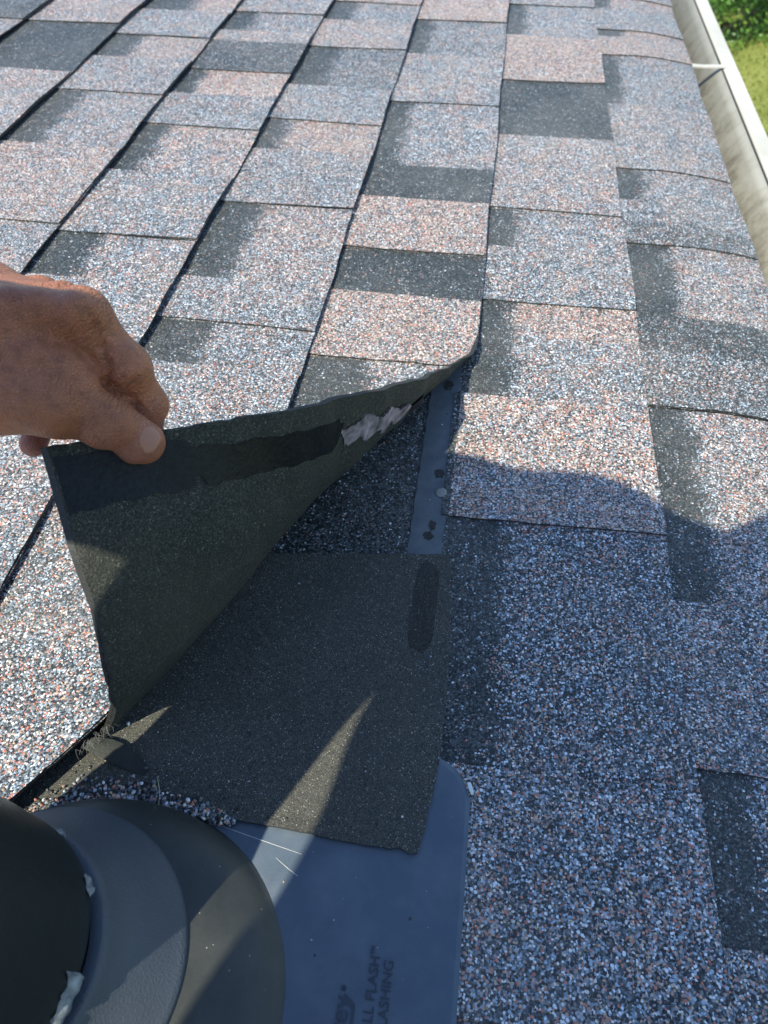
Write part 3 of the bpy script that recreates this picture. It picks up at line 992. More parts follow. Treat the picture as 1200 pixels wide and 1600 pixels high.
def R2(z, r):
    t = min(1, max(0, (z - 24) / 36.))
    return rring(-313 - 17 * t, 35 - 5 * t, z, r)
lathe('collar', [R2(23.0, 65.3), R2(24.2, 66.4), R2(26.0, 66.5), R2(27.6, 65.4), R2(31, 63.6), R2(37, 60.8), R2(43, 58.0), R2(49, 55.6), R2(54, 54.6), R2(57, 54.2), R2(58, 53.0), R2(57, 48.0)], M['rubber'], flash, fb)
# moulded lettering
def text_part(body, size, x, y, zlift=.0, name='lettering', shear=0.0, bold=0.0, parent=flash, pb=fb, mat=None):
    cu = bpy.data.curves.new('lettering_curve', 'FONT')
    cu.body = body
    cu.size = size
    cu.extrude = .18
    cu.offset = bold
    cu.shear = shear
    tmp = bpy.data.objects.new('lettering_tmp', cu)
    COL.objects.link(tmp)
    bpy.context.view_layer.update()
    me = bpy.data.meshes.new_from_object(tmp.evaluated_get(bpy.context.evaluated_depsgraph_get()))
    bpy.data.objects.remove(tmp)
    V = np.array([v.co[:] for v in me.vertices])
    F_ = [list(p.vertices) for p in me.polygons]
    bpy.data.meshes.remove(me)
    wid = V[:, 0].max()
    # text runs along +y, its feet towards +x; right end placed at y
    X = x - V[:, 1]
    Y = y - wid + V[:, 0]
    Z = plate_z(X) + .5 * np.sin(Y * .02) + .22 + V[:, 2] + zlift
    P = np.stack([X, Y, Z], -1)
    return link(name, mesh(name, rel(P, pb), F_, mat or M['letter'], None, P), parent)
text_part('FLASHING', 6.6, -155.1, 60.8)
text_part('ALL FLASH', 6.6, -161.8, 61.6)
text_part('TM', 2.6, -164.6, 65.6)
text_part('Oatey', 11.5, -173.2, 44.2, bold=.12)
text_part('\u00ae', 3.2, -175.6, 48.2)
V = [(-171.8, 26, 0), (-170.4, 26, 0), (-170.4, 41.2, 0), (-171.8, 40.0, 0), (-176.4, 44.2, 0), (-175.6, 45.2, 0)]
V = [(x, y, plate_z(x) + .5 * math.sin(y * .02) + .4) for x, y, _ in V]
link('logo_underline', mesh('logo_underline', rel(V, fb), [[0, 1, 2, 3], [3, 2, 5, 4]], M['letter'], None, V), flash)
# long scuff scratches
def ribbon(pts, w, zf):
    V, F_ = [], []
    P = np.array(pts, float)
    for i, p in enumerate(P):
        a = P[max(i - 1, 0)]; b = P[min(i + 1, len(P) - 1)]
        d = b - a; d /= np.linalg.norm(d)
        nn = np.array([-d[1], d[0]])
        ww = w * (.3 + .7 * math.sin(math.pi * (i + .3) / len(P)))
        for sgn in (-1, 1):
            q = p + nn * ww * sgn / 2
            V.append((q[0], q[1], zf(q[0], q[1])))
    for i in range(len(P) - 1):
        F_.append([2 * i, 2 * i + 1, 2 * i + 3, 2 * i + 2][::-1])
    return V, F_
M['scratch'] = simple_material('bare_scratch', (.55, .55, .52), 0.6)
zpl = lambda x, y: plate_z(x) + .5 * math.sin(y * .02) + .1
for pts in ([(-264, 110.2), (-251, 109), (-238, 106.6), (-222, 103.8), (-208, 101.4)], [(-221, 98), (-214, 94), (-208, 91)]):
    V, F_ = ribbon(pts, .28, zpl)
    link('scratch', mesh('scratch', rel(V, fb), F_, M['scratch'], None, V), flash)

# vent pipe, standing plumb through the collar
AX0 = np.array([-322.5, 30., 0.])
PC = (0, 0)
pb = AX0 + UP * 0
pipe_t = empty('vent_pipe', pb, 'black upright vent pipe rising blurred through the rubber collar at lower left', 'vent pipe')
pr = [ring(h, r, PC) for h, r in ((-10, 45.5), (50, 47.0), (55, 52.8), (60, 54.6), (66, 55.0), (90, 54.0), (118, 52.0), (140, 48.5), (160, 45.5), (180, 44.5), (398, 44.5), (400, 43.5), (400, 40), (250, 39.5))]
lathe('pipe_wall', pr, M['pipe'], pipe_t, pb)
# torn whitish sealant lip round the foot of the pipe
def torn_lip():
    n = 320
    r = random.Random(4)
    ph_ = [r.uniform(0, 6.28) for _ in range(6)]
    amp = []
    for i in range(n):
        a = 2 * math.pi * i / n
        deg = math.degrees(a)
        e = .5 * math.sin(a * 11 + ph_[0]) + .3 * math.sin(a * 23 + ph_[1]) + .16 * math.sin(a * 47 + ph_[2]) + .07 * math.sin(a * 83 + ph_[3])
        bias = .95 if deg > 304 else (-.22 if 15 < deg < 66 else -.9)  # near side enlarged: torn sealant, its paleness also standing in for sunlit pipe wall
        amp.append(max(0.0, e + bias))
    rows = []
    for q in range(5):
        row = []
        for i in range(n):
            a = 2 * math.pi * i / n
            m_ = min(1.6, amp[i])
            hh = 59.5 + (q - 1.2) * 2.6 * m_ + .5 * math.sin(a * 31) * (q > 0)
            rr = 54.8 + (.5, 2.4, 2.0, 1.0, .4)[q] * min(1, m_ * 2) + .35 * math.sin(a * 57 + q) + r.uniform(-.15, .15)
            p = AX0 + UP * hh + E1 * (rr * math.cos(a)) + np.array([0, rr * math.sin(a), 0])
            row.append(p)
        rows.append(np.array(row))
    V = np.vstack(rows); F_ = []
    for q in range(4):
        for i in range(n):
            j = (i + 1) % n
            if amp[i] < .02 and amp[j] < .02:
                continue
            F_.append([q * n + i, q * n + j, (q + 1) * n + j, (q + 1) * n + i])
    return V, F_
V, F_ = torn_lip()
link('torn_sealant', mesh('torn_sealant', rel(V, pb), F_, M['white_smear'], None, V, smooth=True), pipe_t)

# ------------------------------------------------------------------ loose things on the sheet
ico = [(0, 0, 1), (.894, 0, .447), (.276, .851, .447), (-.724, .526, .447), (-.724, -.526, .447), (.276, -.851, .447), (.724, .526, -.447), (-.276, .851, -.447), (-.894, 0, -.447), (-.276, -.851, -.447), (.724, -.526, -.447), (0, 0, -1)]
icof = [(0, 1, 2), (0, 2, 3), (0, 3, 4), (0, 4, 5), (0, 5, 1), (1, 6, 2), (2, 7, 3), (3, 8, 4), (4, 9, 5), (5, 10, 1), (6, 7, 2), (7, 8, 3), (8, 9, 4), (9, 10, 5), (10, 6, 1), (11, 7, 6), (11, 8, 7), (11, 9, 8), (11, 10, 9), (11, 6, 10)]
V, F_, dk_, rs_ = [], [], [], []
rg = random.Random(11)
for i in range(1500):
    t = rg.random()
    x = -362 + t * 116
    mid = np.interp(x, [-365, -350, -330, -300, -270, -246], [93, 101, 113.5, 117.5, 114.5, 111.5])
    wdt = np.interp(x, [-365, -335, -300, -260, -246], [5, 7.5, 5.5, 3.4, 1.2])
    y = mid + rg.gauss(0, 1) * wdt * .6 + (rg.expovariate(1 / 5.) if rg.random() < .12 else 0)
    r = rg.uniform(.55, 1.25)
    z = max(sheet_z(x, y), plate_z(x) + .4) + r * .5 + (rg.random() ** 3) * 1.6
    a = rg.uniform(0, 6.28)
    sx, sy, sz = r * rg.uniform(.8, 1.4), r * rg.uniform(.7, 1.1), r * rg.uniform(.5, .9)
    b0 = len(V)
    key = (rg.uniform(-9000, 9000), rg.uniform(-9000, 9000), rg.uniform(-9000, 9000))
    for (px, py, pz) in ico:
        qx, qy, qz = px * sx * rg.uniform(.85, 1.15), py * sy * rg.uniform(.85, 1.15), pz * sz
        V.append((x + qx * math.cos(a) - qy * math.sin(a), y + qx * math.sin(a) + qy * math.cos(a), z + qz))
        rs_.append(key); dk_.append(.25)
    F_ += [[b0 + q for q in t3] for t3 in icof]
for i in range(64):
    if i < 16: x, y = rg.uniform(-225, -130), rg.uniform(-5, 104); z = plate_z(x) + .6
    elif i < 26: x, y = rg.uniform(-176, -155), rg.uniform(308, 480); z = on_c0(x, 1.2)
    else: x, y = rg.uniform(-310, -150), rg.uniform(122, 290); z = sheet_z(x, y) + .3
    r = rg.uniform(.3, .75); b0 = len(V); key = (rg.uniform(-9000, 9000), rg.uniform(-9000, 9000), 5.)
    for (px, py, pz) in ico:
        V.append((x + px * r * rg.uniform(.8, 1.3), y + py * r * rg.uniform(.8, 1.2), z + pz * r * .6)); rs_.append(key); dk_.append(.0)
    F_ += [[b0 + q for q in t3] for t3 in icof]
gb = np.array([-300., 115, 0])
link('loose_granules', mesh('loose_granules', rel(V, gb), F_, M['granule'], None, rs_, dk_, [0.3] * len(V)), None, gb,
     'washed down granules heaped along the top edge of the black dome', 'granules', 'stuff')
# single dark grains and crumbs that lie apart
V, F_ = [], []
for (x, y) in [(-318.5, 137), (-229, 116), (-219.6, 117), (-352, 108), (-345, 106), (-341, 109), (-214, 150), (-250, 160), (-300, 190), (-181, 140), (-172, 121), (-204, 210)]:
    b0 = len(V)
    for (px, py, pz) in ico:
        V.append((x + px * 1.0, y + py * .8, sheet_z(x, y) + .6 + pz * .6))
    F_ += [[b0 + q for q in t3] for t3 in icof]
link('crumbs', mesh('crumbs', rel(V, gb), F_, M['edge'], None, V), None, gb, 'dark crumbs of asphalt scattered on the sanded sheet', 'crumbs', 'stuff')

# torn pointed scrap by the foot of the lifted shingle
sb = np.array([-325., 137, 0])
V, F_ = [], []
n = 14
for i in range(n + 1):
    t = i / n
    cx = -341 + 40 * t; cy = 139.5 - 9.5 * t + 3 * math.sin(t * 3)
    w = 5.4 * math.sin(math.pi * min(1, t * .86 + .05)) ** .7
    z = sheet_z(cx, cy) + 7.5 * (1 - t) + 1.0
    V += [(cx - .2 * w, cy - w, z - .8), (cx, cy, z + 1.2 * math.sin(math.pi * t)), (cx + .2 * w, cy + w, z + .8)]
for i in range(n):
    for j in range(2):
        p = 3 * i + j
        F_.append([p, p + 3, p + 4, p + 1])
nn = len(V)
V = V + [(x, y, z - .7) for x, y, z in V]
F_ = F_ + [[a + nn for a in reversed(q)] for q in F_]
link('torn_scrap', mesh('torn_scrap', rel(V, sb), F_, M['leaf_scrap'], None, V, smooth=True), None, sb, 'dark pointed scrap of torn felt by the foot of the lifted shingle', 'scrap')
# frayed fibres
V, F_ = [], []
rf = random.Random(5)
def hair(p0, p1, sag, w, V, F_, n=7):
    p0, p1 = np.array(p0, float), np.array(p1, float)
    b0 = len(V)
    for i in range(n + 1):
        t = i / n
        p = p0 * (1 - t) + p1 * t + np.array(sag) * math.sin(math.pi * t)
        V.append(tuple(p + np.array([w, 0, 0]))); V.append(tuple(p + np.array([-w * .5, w, 0]))); V.append(tuple(p + np.array([-w * .5, -w, w])))
    for i in range(n):
        for j in range(3):
            a = b0 + 3 * i + j; b = b0 + 3 * i + (j + 1) % 3
            F_.append([a, b, b + 3, a + 3])
for i in range(34):
    t = .55 + .45 * rf.random()
    x0_, y0_ = -352 + 26 * t + rf.uniform(-1, 1), 112 + 36 * t
    z0_ = base_top(2, x0_) + 11
    L = rf.uniform(2, 6)
    a = rf.uniform(-1.9, .6)
    hair((x0_, y0_, z0_), (x0_ + L * math.cos(a), y0_ + L * math.sin(a), z0_ - rf.uniform(1, 7)), (rf.uniform(-1, 1), rf.uniform(-1, 1), rf.uniform(-1, 1.5)), .055, V, F_)
hb = np.array([-335., 145, 0])
link('frayed_fibres', mesh('frayed_fibres', rel(V, hb), F_, M['fibre'], None, V), None, hb, 'pale frayed glass fibres at the torn corner beside the lifted shingle', 'fibres', 'stuff')
V, F_ = [], []
hair((-287.5, 111.8, 4), (-291.5, 126, 9), (1.4, 0, 2), .16, V, F_, 10)
stb = np.array([-288., 118, 0])
link('dry_stem', mesh('dry_stem', rel(V, stb), F_, M['straw'], None, V), None, stb, 'thin dry stem standing up from the loose granules', 'stem')
V, F_ = [], []
cb = np.array([-125., 147, 0])
pts = [(-126.4, 149.8), (-124.6, 150.3), (-123.2, 147.2), (-122.6, 144.2), (-123.8, 143.6), (-125.3, 146.6)]
V = [(x, y, plate_z(x) + .9) for x, y in pts] + [(x, y, plate_z(x) + .1) for x, y in pts]
F_ = [list(range(5, -1, -1))] + [[i, (i + 1) % 6, (i + 1) % 6 + 6, i + 6] for i in range(6)]
link('chip', mesh('chip', rel(V, cb), F_, M['chip'], None, V), None, cb, 'small white chip on the rounded corner of the flashing plate', 'chip')

# ================================================================== GUTTER
gy0, gy1 = -1150., 2120.
gbase = np.array([180., 500, -100])
gutter = empty('gutter', gbase, 'white metal rain gutter with dirty trough along the roof edge', 'gutter')
def extrude_profile(name, prof, y0, y1, mat, parent, pbs, dk=None, closed=False, ny=2, smooth=False, slope=0.0):
    ys = np.linspace(y0, y1, ny)
    V, DK = [], []
    for y in ys:
        for i, (x, z) in enumerate(prof):
            V.append((x, y, z)); DK.append(dk[i] if dk else 0)
    n = len(prof); F_ = []
    for r in range(ny - 1):
        for i in range(n if closed else n - 1):
            j = (i + 1) % n
            F_.append([r * n + i, r * n + j, (r + 1) * n + j, (r + 1) * n + i])
    if closed:
        F_.append(list(range(n - 1, -1, -1))); F_.append([(ny - 1) * n + i for i in range(n)])
    return link(name, mesh(name, rel(V, pbs), F_, mat, None, V, DK, None, smooth), parent)
# profile in the roof's frame (x down the slope, z square to it); back wall, floor, swelling front, lip
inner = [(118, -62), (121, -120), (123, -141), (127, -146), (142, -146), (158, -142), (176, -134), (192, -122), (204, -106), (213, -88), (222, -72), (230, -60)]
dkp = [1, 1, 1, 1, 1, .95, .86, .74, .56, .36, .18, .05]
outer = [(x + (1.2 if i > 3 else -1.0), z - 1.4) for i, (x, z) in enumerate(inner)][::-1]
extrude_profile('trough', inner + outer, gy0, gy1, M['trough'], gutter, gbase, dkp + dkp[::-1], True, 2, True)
lip = [(231.6, -60.5), (233.0, -57.5), (236, -55.8), (255, -55.2), (257, -57.5), (257, -66), (254.5, -66.5), (254, -59), (236, -60.2)]
extrude_profile('front_lip', lip, gy0, gy1, M['gutter_white'], gutter, gbase, None, True)
lip_line = [(230.0, -60.2), (231.4, -58.8), (232.4, -58.6), (232.6, -60.0), (231, -62)]
extrude_profile('dark_lip_line', lip_line, gy0, gy1, M['edge'], gutter, gbase, None, True)  # thin dark line along the inner side of the lip
ogee = [(257.2, -64), (262, -80), (258, -104), (240, -126), (232, -142), (226, -158), (160, -160), (112, -160), (112, -158), (160, -158), (224, -156), (230, -141), (238, -125), (256, -103), (260, -80), (256, -66)]
extrude_profile('outer_face', ogee, gy0, gy1, M['gutter_white'], gutter, gbase, None, True, 2, True)
for yh in (1452., 742. - 60, 30., 2060.):
    if yh == 742. - 60:
        continue
    V = []
    prof_h = [(118, -60), (150, -58.5), (200, -58), (236, -54.8)]
    w = 5.5
    for (x, z) in prof_h:
        V += [(x, yh - w, z + 1), (x, yh + w, z + 1), (x, yh + w, z - 1.2), (x, yh - w, z - 1.2)]
    F_ = []
    for i in range(3):
        for j in range(4):
            a = 4 * i + j; b = 4 * i + (j + 1) % 4
            F_.append([a, b, b + 4, a + 4])
    F_ += [[3, 2, 1, 0], [12, 13, 14, 15]]
    link('hanger_strap', mesh('hanger_strap', rel(V, gbase), F_, M['gutter_white'], None, V), gutter)
# fascia board behind it
extrude_profile('fascia', [(98, -23), (116, -23), (112, -190), (94, -190)], Y_NEAR, Y_FAR, M['wall'], roof, (0, 0, 0), None, True)
extrude_profile('drip_edge', [(100, -8.5), (129.5, -8.5), (129.5, -24), (128.5, -24), (128.5, -9.3), (100, -9.3)], Y_NEAR, Y_FAR, M['gutter_white'], roof, (0, 0, 0), None, True)

# ================================================================== GARDEN (level ground, world axes, metres)
def wlink(name, verts, faces, mat, label=None, cat=None, kind=None, parent=None, base=(0, 0, 0), smooth=False, group=None):
    me = bpy.data.meshes.new(name)
    V = np.asarray(verts, float) - (np.asarray(base, float))
    me.from_pydata(V.tolist(), [], faces)
    me.materials.append(mat)
    if smooth: me.polygons.foreach_set('use_smooth', [True] * len(me.polygons))
    o = bpy.data.objects.new(name, me)
    COL.objects.link(o)
    if parent is not None: o.parent = parent
    else: o.location = base
    if label: o['label'] = label
    if cat: o['category'] = cat
    if kind: o['kind'] = kind
    if group: o['group'] = group
    return o
GZ = -2.7
gv, gf = [], []
gx = sorted(set([-150, -60, -20, -5, 60, 150] + list(np.linspace(-4, 14, 40))))
gyy = sorted(set([-150, -60, -20, 40, 90, 160] + list(np.linspace(-6, 22, 50))))
for x in gx:
    for y in gyy:
        gv.append((x, y, GZ + .04 * math.sin(x * 1.3) * math.cos(y * .9)))
w = len(gyy)
for i in range(len(gx) - 1):
    for j in range(w - 1):
        p = i * w + j
        gf.append([p, p + w, p + w + 1, p + 1])
wlink('lawn', gv, gf, M['lawn'], None, None, 'structure')
rg = random.Random(21)
V, F_ = [], []
for i in range(26000):
    x = rg.uniform(1.0, 3.2); y = rg.uniform(4.6, 11.0)
    z = GZ + .04 * math.sin(x * 1.3) * math.cos(y * .9) - .005
    h = rg.uniform(.02, .05); a = rg.uniform(0, 6.28); l = rg.uniform(.0, .05)
    wd = rg.uniform(.004, .009)
    b0 = len(V)
    V += [(x + wd * math.cos(a), y + wd * math.sin(a), z), (x - wd * math.cos(a), y - wd * math.sin(a), z), (x + l * math.sin(a), y - l * math.cos(a), z + h)]
    F_.append([b0, b0 + 1, b0 + 2])
wlink('grass', V, F_, M['grass'], 'short sunlit yellow green lawn grass below the gutter', 'grass', 'stuff', base=(1.5, 6, GZ))
# shrub
def shrub(cx, cy, rx, ry, rz, seed, label, nleaf):
    r = random.Random(seed)
    root = bpy.data.objects.new('shrub', None)
    COL.objects.link(root)
    root.location = (cx, cy, GZ)
    root['label'] = label; root['category'] = 'shrub'; root['group'] = 'shrubs at the edge of the lawn'
    clumps = []
    for i in range(46):
        u = r.uniform(0, 2 * math.pi); vv = math.acos(r.uniform(-.15, 1))
        q = r.uniform(.55, .95)
        clumps.append((rx * q * math.sin(vv) * math.cos(u), ry * q * math.sin(vv) * math.sin(u), rz * (.12 + .8 * q * math.cos(vv)) + .08, r.uniform(.16, .30)))
    V, F_ = [], []
    for i in range(nleaf):
        c = r.choice(clumps)
        d = Vector((r.gauss(0, 1), r.gauss(0, 1), r.gauss(0, 1))).normalized() * c[3] * r.uniform(.6, 1.05)
        p = Vector((c[0] + d.x, c[1] + d.y, max(.02, c[2] + d.z)))
        L = r.uniform(.03, .062); wd = L * .42
        ax = Vector((r.gauss(0, 1), r.gauss(0, 1), r.gauss(.3, .7))).normalized()
        s_ = ax.cross(Vector((r.gauss(0, 1), r.gauss(0, 1), r.gauss(0, 1)))).normalized()
        b0 = len(V)
        V += [tuple(p), tuple(p + ax * L * .5 + s_ * wd * .5), tuple(p + ax * L), tuple(p + ax * L * .5 - s_ * wd * .5)]
        F_.append([b0, b0 + 1, b0 + 2, b0 + 3])
    fo = wlink('foliage', V, F_, M['leaf'], parent=root)
    V, F_ = [], []
    for i in range(9):
        c = r.choice(clumps)
        p0 = Vector((r.uniform(-.1, .1), r.uniform(-.1, .1), 0)); p1 = Vector(c[:3])
        for q in range(4):
            t = q / 3; p = p0.lerp(p1, t); rr = .022 * (1 - .7 * t)
            for j in range(5):
                a = 2 * math.pi * j / 5
                V.append((p.x + rr * math.cos(a), p.y + rr * math.sin(a), p.z))
        b0 = len(V) - 20
        for q in range(3):
            for j in range(5):
                F_.append([b0 + q * 5 + j, b0 + q * 5 + (j + 1) % 5, b0 + (q + 1) * 5 + (j + 1) % 5, b0 + (q + 1) * 5 + j])
    wlink('stem', V, F_, M['bark'], parent=root)
    return root
shrub(1.9, 9.75, .85, .75, 1.25, 1, 'leafy green shrub standing nearest the gutter, cut off by it', 16000)
shrub(3.0, 9.75, .85, .8, 1.15, 2, 'leafy green shrub at the very top right corner', 16000)
# the house wall beneath the eave
wv = []
xw = -0.35
for (x, z) in ((xw, GZ), (xw, -.10), (xw - .2, -.10), (xw - .2, GZ)):
    wv += [(x, -1.15, z), (x, 2.1, z)]
wlink('house_wall', wv, [[0, 1, 3, 2], [2, 3, 5, 4], [4, 5, 7, 6], [6, 7, 1, 0], [0, 2, 4, 6], [7, 5, 3, 1]], M['wall'], None, None, 'structure')

# ================================================================== THE ROOFER
def PX(px, py, t):
    d = np.array([(px - 600) / 1155., -(py - 800) / 1155., -1.0])
    return CAM + RM @ d * t
def HP(px, py, t):
    return PX(px, py, t * HS)
HS = .90
def axis(lo, hi, fine, coarse, step):
    out = [lo]
    x = lo
    while x < hi:
        s = coarse
        for (a, b, st) in fine:
            if a - 1e-6 <= x < b: s = min(s, st)
            elif x < a: s = min(s, max(st, (a - x) * .45 + st * .5)) if a - x < coarse * 2.5 else s
            elif x >= b and x - b < coarse * 2: s = min(s, max(st, (x - b) * .6 + st))
        x += s
        out.append(x)
    return np.array(out)
class Field:
    k = 1.0
    def __init__(self, X, Y, Z):
        self.X, self.Y, self.Z = X.astype(np.float32), Y.astype(np.float32), Z.astype(np.float32)
    def new(self): return np.full((len(self.X), len(self.Y), len(self.Z)), 60.0, np.float32)
    def sl(self, lo, hi):
        r = []
        for A_, a, b in ((self.X, lo[0], hi[0]), (self.Y, lo[1], hi[1]), (self.Z, lo[2], hi[2])):
            i0, i1 = np.searchsorted(A_, a), np.searchsorted(A_, b)
            r.append(slice(max(0, i0 - 1), min(len(A_), i1 + 1)))
        return tuple(r)
    def cap(self, a, b, ra, rb, pad=30):
        ra, rb = ra * self.k, rb * self.k
        a, b = np.asarray(a, float), np.asarray(b, float)
        R_ = max(ra, rb) + pad
        s = self.sl(np.minimum(a, b) - R_, np.maximum(a, b) + R_)
        x = self.X[s[0]][:, None, None]; y = self.Y[s[1]][None, :, None]; z = self.Z[s[2]][None, None, :]
        ba = b - a; L2 = max(float(ba @ ba), 1e-6)
        t = ((x - a[0]) * ba[0] + (y - a[1]) * ba[1] + (z - a[2]) * ba[2]) / L2
        t = np.clip(t, 0, 1)
        d = np.sqrt((x - a[0] - t * ba[0]) ** 2 + (y - a[1] - t * ba[1]) ** 2 + (z - a[2] - t * ba[2]) ** 2) - (ra + (rb - ra) * t)
        return s, d.astype(np.float32)
def smin(a, b, k):
    if k <= 0: return np.minimum(a, b)
    h = np.clip(.5 + .5 * (b - a) / k, 0, 1)
    return b * (1 - h) + a * h - k * h * (1 - h)
def add(fld, D, chain, k):
    """chain: list of (a, b, ra, rb)"""
    for a, b, ra, rb in chain:
        s, d = fld.cap(a, b, ra, rb)
        D[s] = smin(D[s], d, k)
def groove_cut(fld, D, pts, r, k, depth):
    for a, b in zip(pts[:-1], pts[1:]):
        s, d = fld.cap(a, b, r, r, 12)
        D[s] = -smin(-D[s], d + (r - depth) * 0, k)
def surface_nets(fld, D):
    X, Y, Z = fld.X, fld.Y, fld.Z
    S_ = D < 0
    nx, ny, nz = D.shape
    c = np.zeros((nx - 1, ny - 1, nz - 1), np.int8)
    for i in (0, 1):
        for j in (0, 1):
            for k in (0, 1):
                c += S_[i:nx - 1 + i, j:ny - 1 + j, k:nz - 1 + k]
    act = (c > 0) & (c < 8)
    I, J, K = np.nonzero(act)
    acc = np.zeros((len(I), 3)); cnt = np.zeros(len(I))
    co = [(a, b, d) for a in (0, 1) for b in (0, 1) for d in (0, 1)]
    for p in co:
        for ax in range(3):
            if p[ax] == 1: continue
            q = list(p); q[ax] = 1
            da = D[I + p[0], J + p[1], K + p[2]]; db = D[I + q[0], J + q[1], K + q[2]]
            m = (da < 0) != (db < 0)
            t = np.where(m, da / np.where(da - db == 0, 1e-9, da - db), 0)
            pa = np.stack([X[I + p[0]], Y[J + p[1]], Z[K + p[2]]], -1)
            pb_ = np.stack([X[I + q[0]], Y[J + q[1]], Z[K + q[2]]], -1)
            acc += np.where(m[:, None], pa + (pb_ - pa) * t[:, None], 0); cnt += m
    V = acc / cnt[:, None]
    idx = np.full(act.shape, -1, np.int64); idx[I, J, K] = np.arange(len(I))
    F_ = []
    for ax in range(3):
        sh = [slice(1, nx - 1), slice(1, ny - 1), slice(1, nz - 1)]
        a = S_[tuple(slice(1, n - 1) for n in (nx, ny, nz))]
        sh2 = [slice(1, n - 1) for n in (nx, ny, nz)]
        sh2[ax] = slice(2, (nx, ny, nz)[ax])
        a = S_[tuple(sh)]; b = S_[tuple(sh2)]
        i, j, k = np.nonzero(a != b)
        flip = a[i, j, k]
        i, j, k = i + 1, j + 1, k + 1
        o = [(0, 0), (-1, 0), (-1, -1), (0, -1)]
        q = []
        for (u, v_) in o:
            d = [0, 0, 0]
            d[(ax + 1) % 3] = u; d[(ax + 2) % 3] = v_
            q.append(idx[i + d[0], j + d[1], k + d[2]])
        q = np.stack(q, -1)
        ok = (q >= 0).all(axis=1)
        q = q[ok]; flip = flip[ok]
        q[~flip] = q[~flip][:, ::-1]
        F_.append(q)
    F_ = np.vstack(F_)
    return V, F_

# ---- landmarks of the left hand (pixel, depth in mm from the lens), radii in mm
wrist = HP(-110, 540, 368)
th = [(HP(-30, 600, 371), 23), (HP(88, 628, 374), 18.5), (HP(166, 655, 383), 14.2), (HP(226, 688, 391), 10.6)]
ix = [(HP(128, 494, 372), 13.5), (HP(196, 574, 386), 12.8), (HP(230, 632, 402), 10.6), (HP(230, 672, 416), 9.2)]
mi_ = [(HP(97, 482, 386), 12.5), (HP(182, 552, 404), 11), (HP(222, 612, 420), 9.6), (HP(206, 668, 430), 8.6)]
rn = [(HP(64, 472, 398), 12.5), (HP(130, 528, 420), 10.6), (HP(158, 600, 436), 9.4), (HP(140, 662, 440), 8.4)]
pk_ = [(HP(34, 470, 408), 11.5), (HP(70, 540, 432), 9.6), (HP(78, 625, 436), 8.8), (HP(52, 694, 424), 7.9)]
shoulderL, elbowL = np.array([-368, -58, 618.]), np.array([-492, 66, 440.])
shoulderR, elbowR, wristR = np.array([-110, -240, 550.]), np.array([-10, -180, 345.]), np.array([-118, -62, 372.])
chest, belly, hip = np.array([-288, -184, 490.]), np.array([-335, -370, 345.]), np.array([-360, -500, 235.])
neck, head = np.array([-256, -136, 605.]), np.array([-243, -134, 690.])
fld = Field(axis(-720, 90, [(-440, -272, 1.15), (-250, -95, 4.0)], 13, 1), axis(-1010, 345, [(190, 306, 1.15), (-20, 70, 4.0), (-190, -10, 5.0)], 13, 1), axis(-12, 830, [(112, 250, 1.15), (345, 430, 4.0), (600, 770, 6.0)], 13, 1))
D = fld.new()
body = [(hip, belly, 125, 118), (belly, chest, 118, 128), (chest, neck, 70, 55),
        (np.array([-290, -170, 520.]), shoulderL, 62, 52), (np.array([-240, -230, 520.]), shoulderR, 62, 52), (np.array([-336., -108, 520]), np.array([-328., -98, 560]), 80, 70), (np.array([-318., -108, 612]), np.array([-285., -104, 612]), 72, 78), (neck, head, 52, 62)]
add(fld, D, body, 45)
limbs = [(shoulderL, elbowL, 48, 38), (shoulderR, elbowR, 48, 38), (elbowR, wristR, 38, 25)]
legs = []
for sx in (-1, 1):
    h_ = hip + np.array([sx * 75, 0, -20.]); kn = np.array([-380 + sx * 105, -330 if sx < 0 else -352, 62.]); an = np.array([-380 + sx * 95, -740, 42.])
    legs += [(h_, kn, 92, 62), (kn, an, 60, 36), (an, an + np.array([0, -110, -8.]), 36, 30)]
add(fld, D, limbs, 22); add(fld, D, legs, 30)
# head: skull, jaw, nose, ears, brow
fdir = np.array([-.05, .60, -.80]); fdir /= np.linalg.norm(fdir)
upv = np.array([.2, .6, .75]); upv -= fdir * (upv @ fdir); upv /= np.linalg.norm(upv)
sdv = np.cross(fdir, upv)
hd = [(head, head - upv * 18 + fdir * 14, 78, 66), (head - upv * 62 + fdir * 34, head - upv * 84 + fdir * 44, 44, 30)]
add(fld, D, hd, 25)
add(fld, D, [(head - upv * 8 + fdir * 84, head - upv * 40 + fdir * 98, 8, 13)], 10)
for sgn in (-1, 1):
    add(fld, D, [(head + sdv * 74 * sgn - upv * 5, head + sdv * 76 * sgn - upv * 42, 11, 8)], 5)
    add(fld, D, [(head + fdir * 72 + sdv * 30 * sgn + upv * 2, head + fdir * 72 + sdv * 30 * sgn + upv * 2, 13, 13)], 6)
add(fld, D, [(head + fdir * 76 - upv * 66 - sdv * 20, head + fdir * 76 - upv * 66 + sdv * 20, 7, 7)], 5)
# right hand round the phone
PHC = lambda x, y, z: CAM + RM @ np.array([x, y, z])
palmR = PHC(20, -88, 30)
handR = [(wristR, palmR, 25, 21), (palmR, PHC(10, -60, 28), 21, 17)]
add(fld, D, handR, 14)
for q, (yy, l) in enumerate(((-30, .9), (-52, 1), (-74, .95), (-95, .8))):
    a = PHC(14, yy - 12, 26); b = PHC(26, yy, 9); c = PHC(18, yy + 3, -8 if yy < -60 else -2)
    add(fld, D, [(a, b, 9.5, 8.5), (b, c, 8.5, 7.2)], 2)
add(fld, D, [(palmR, PHC(-8, -78, 30), 13, 11), (PHC(-8, -78, 30), PHC(-30, -66, 20), 11, 9)], 6)
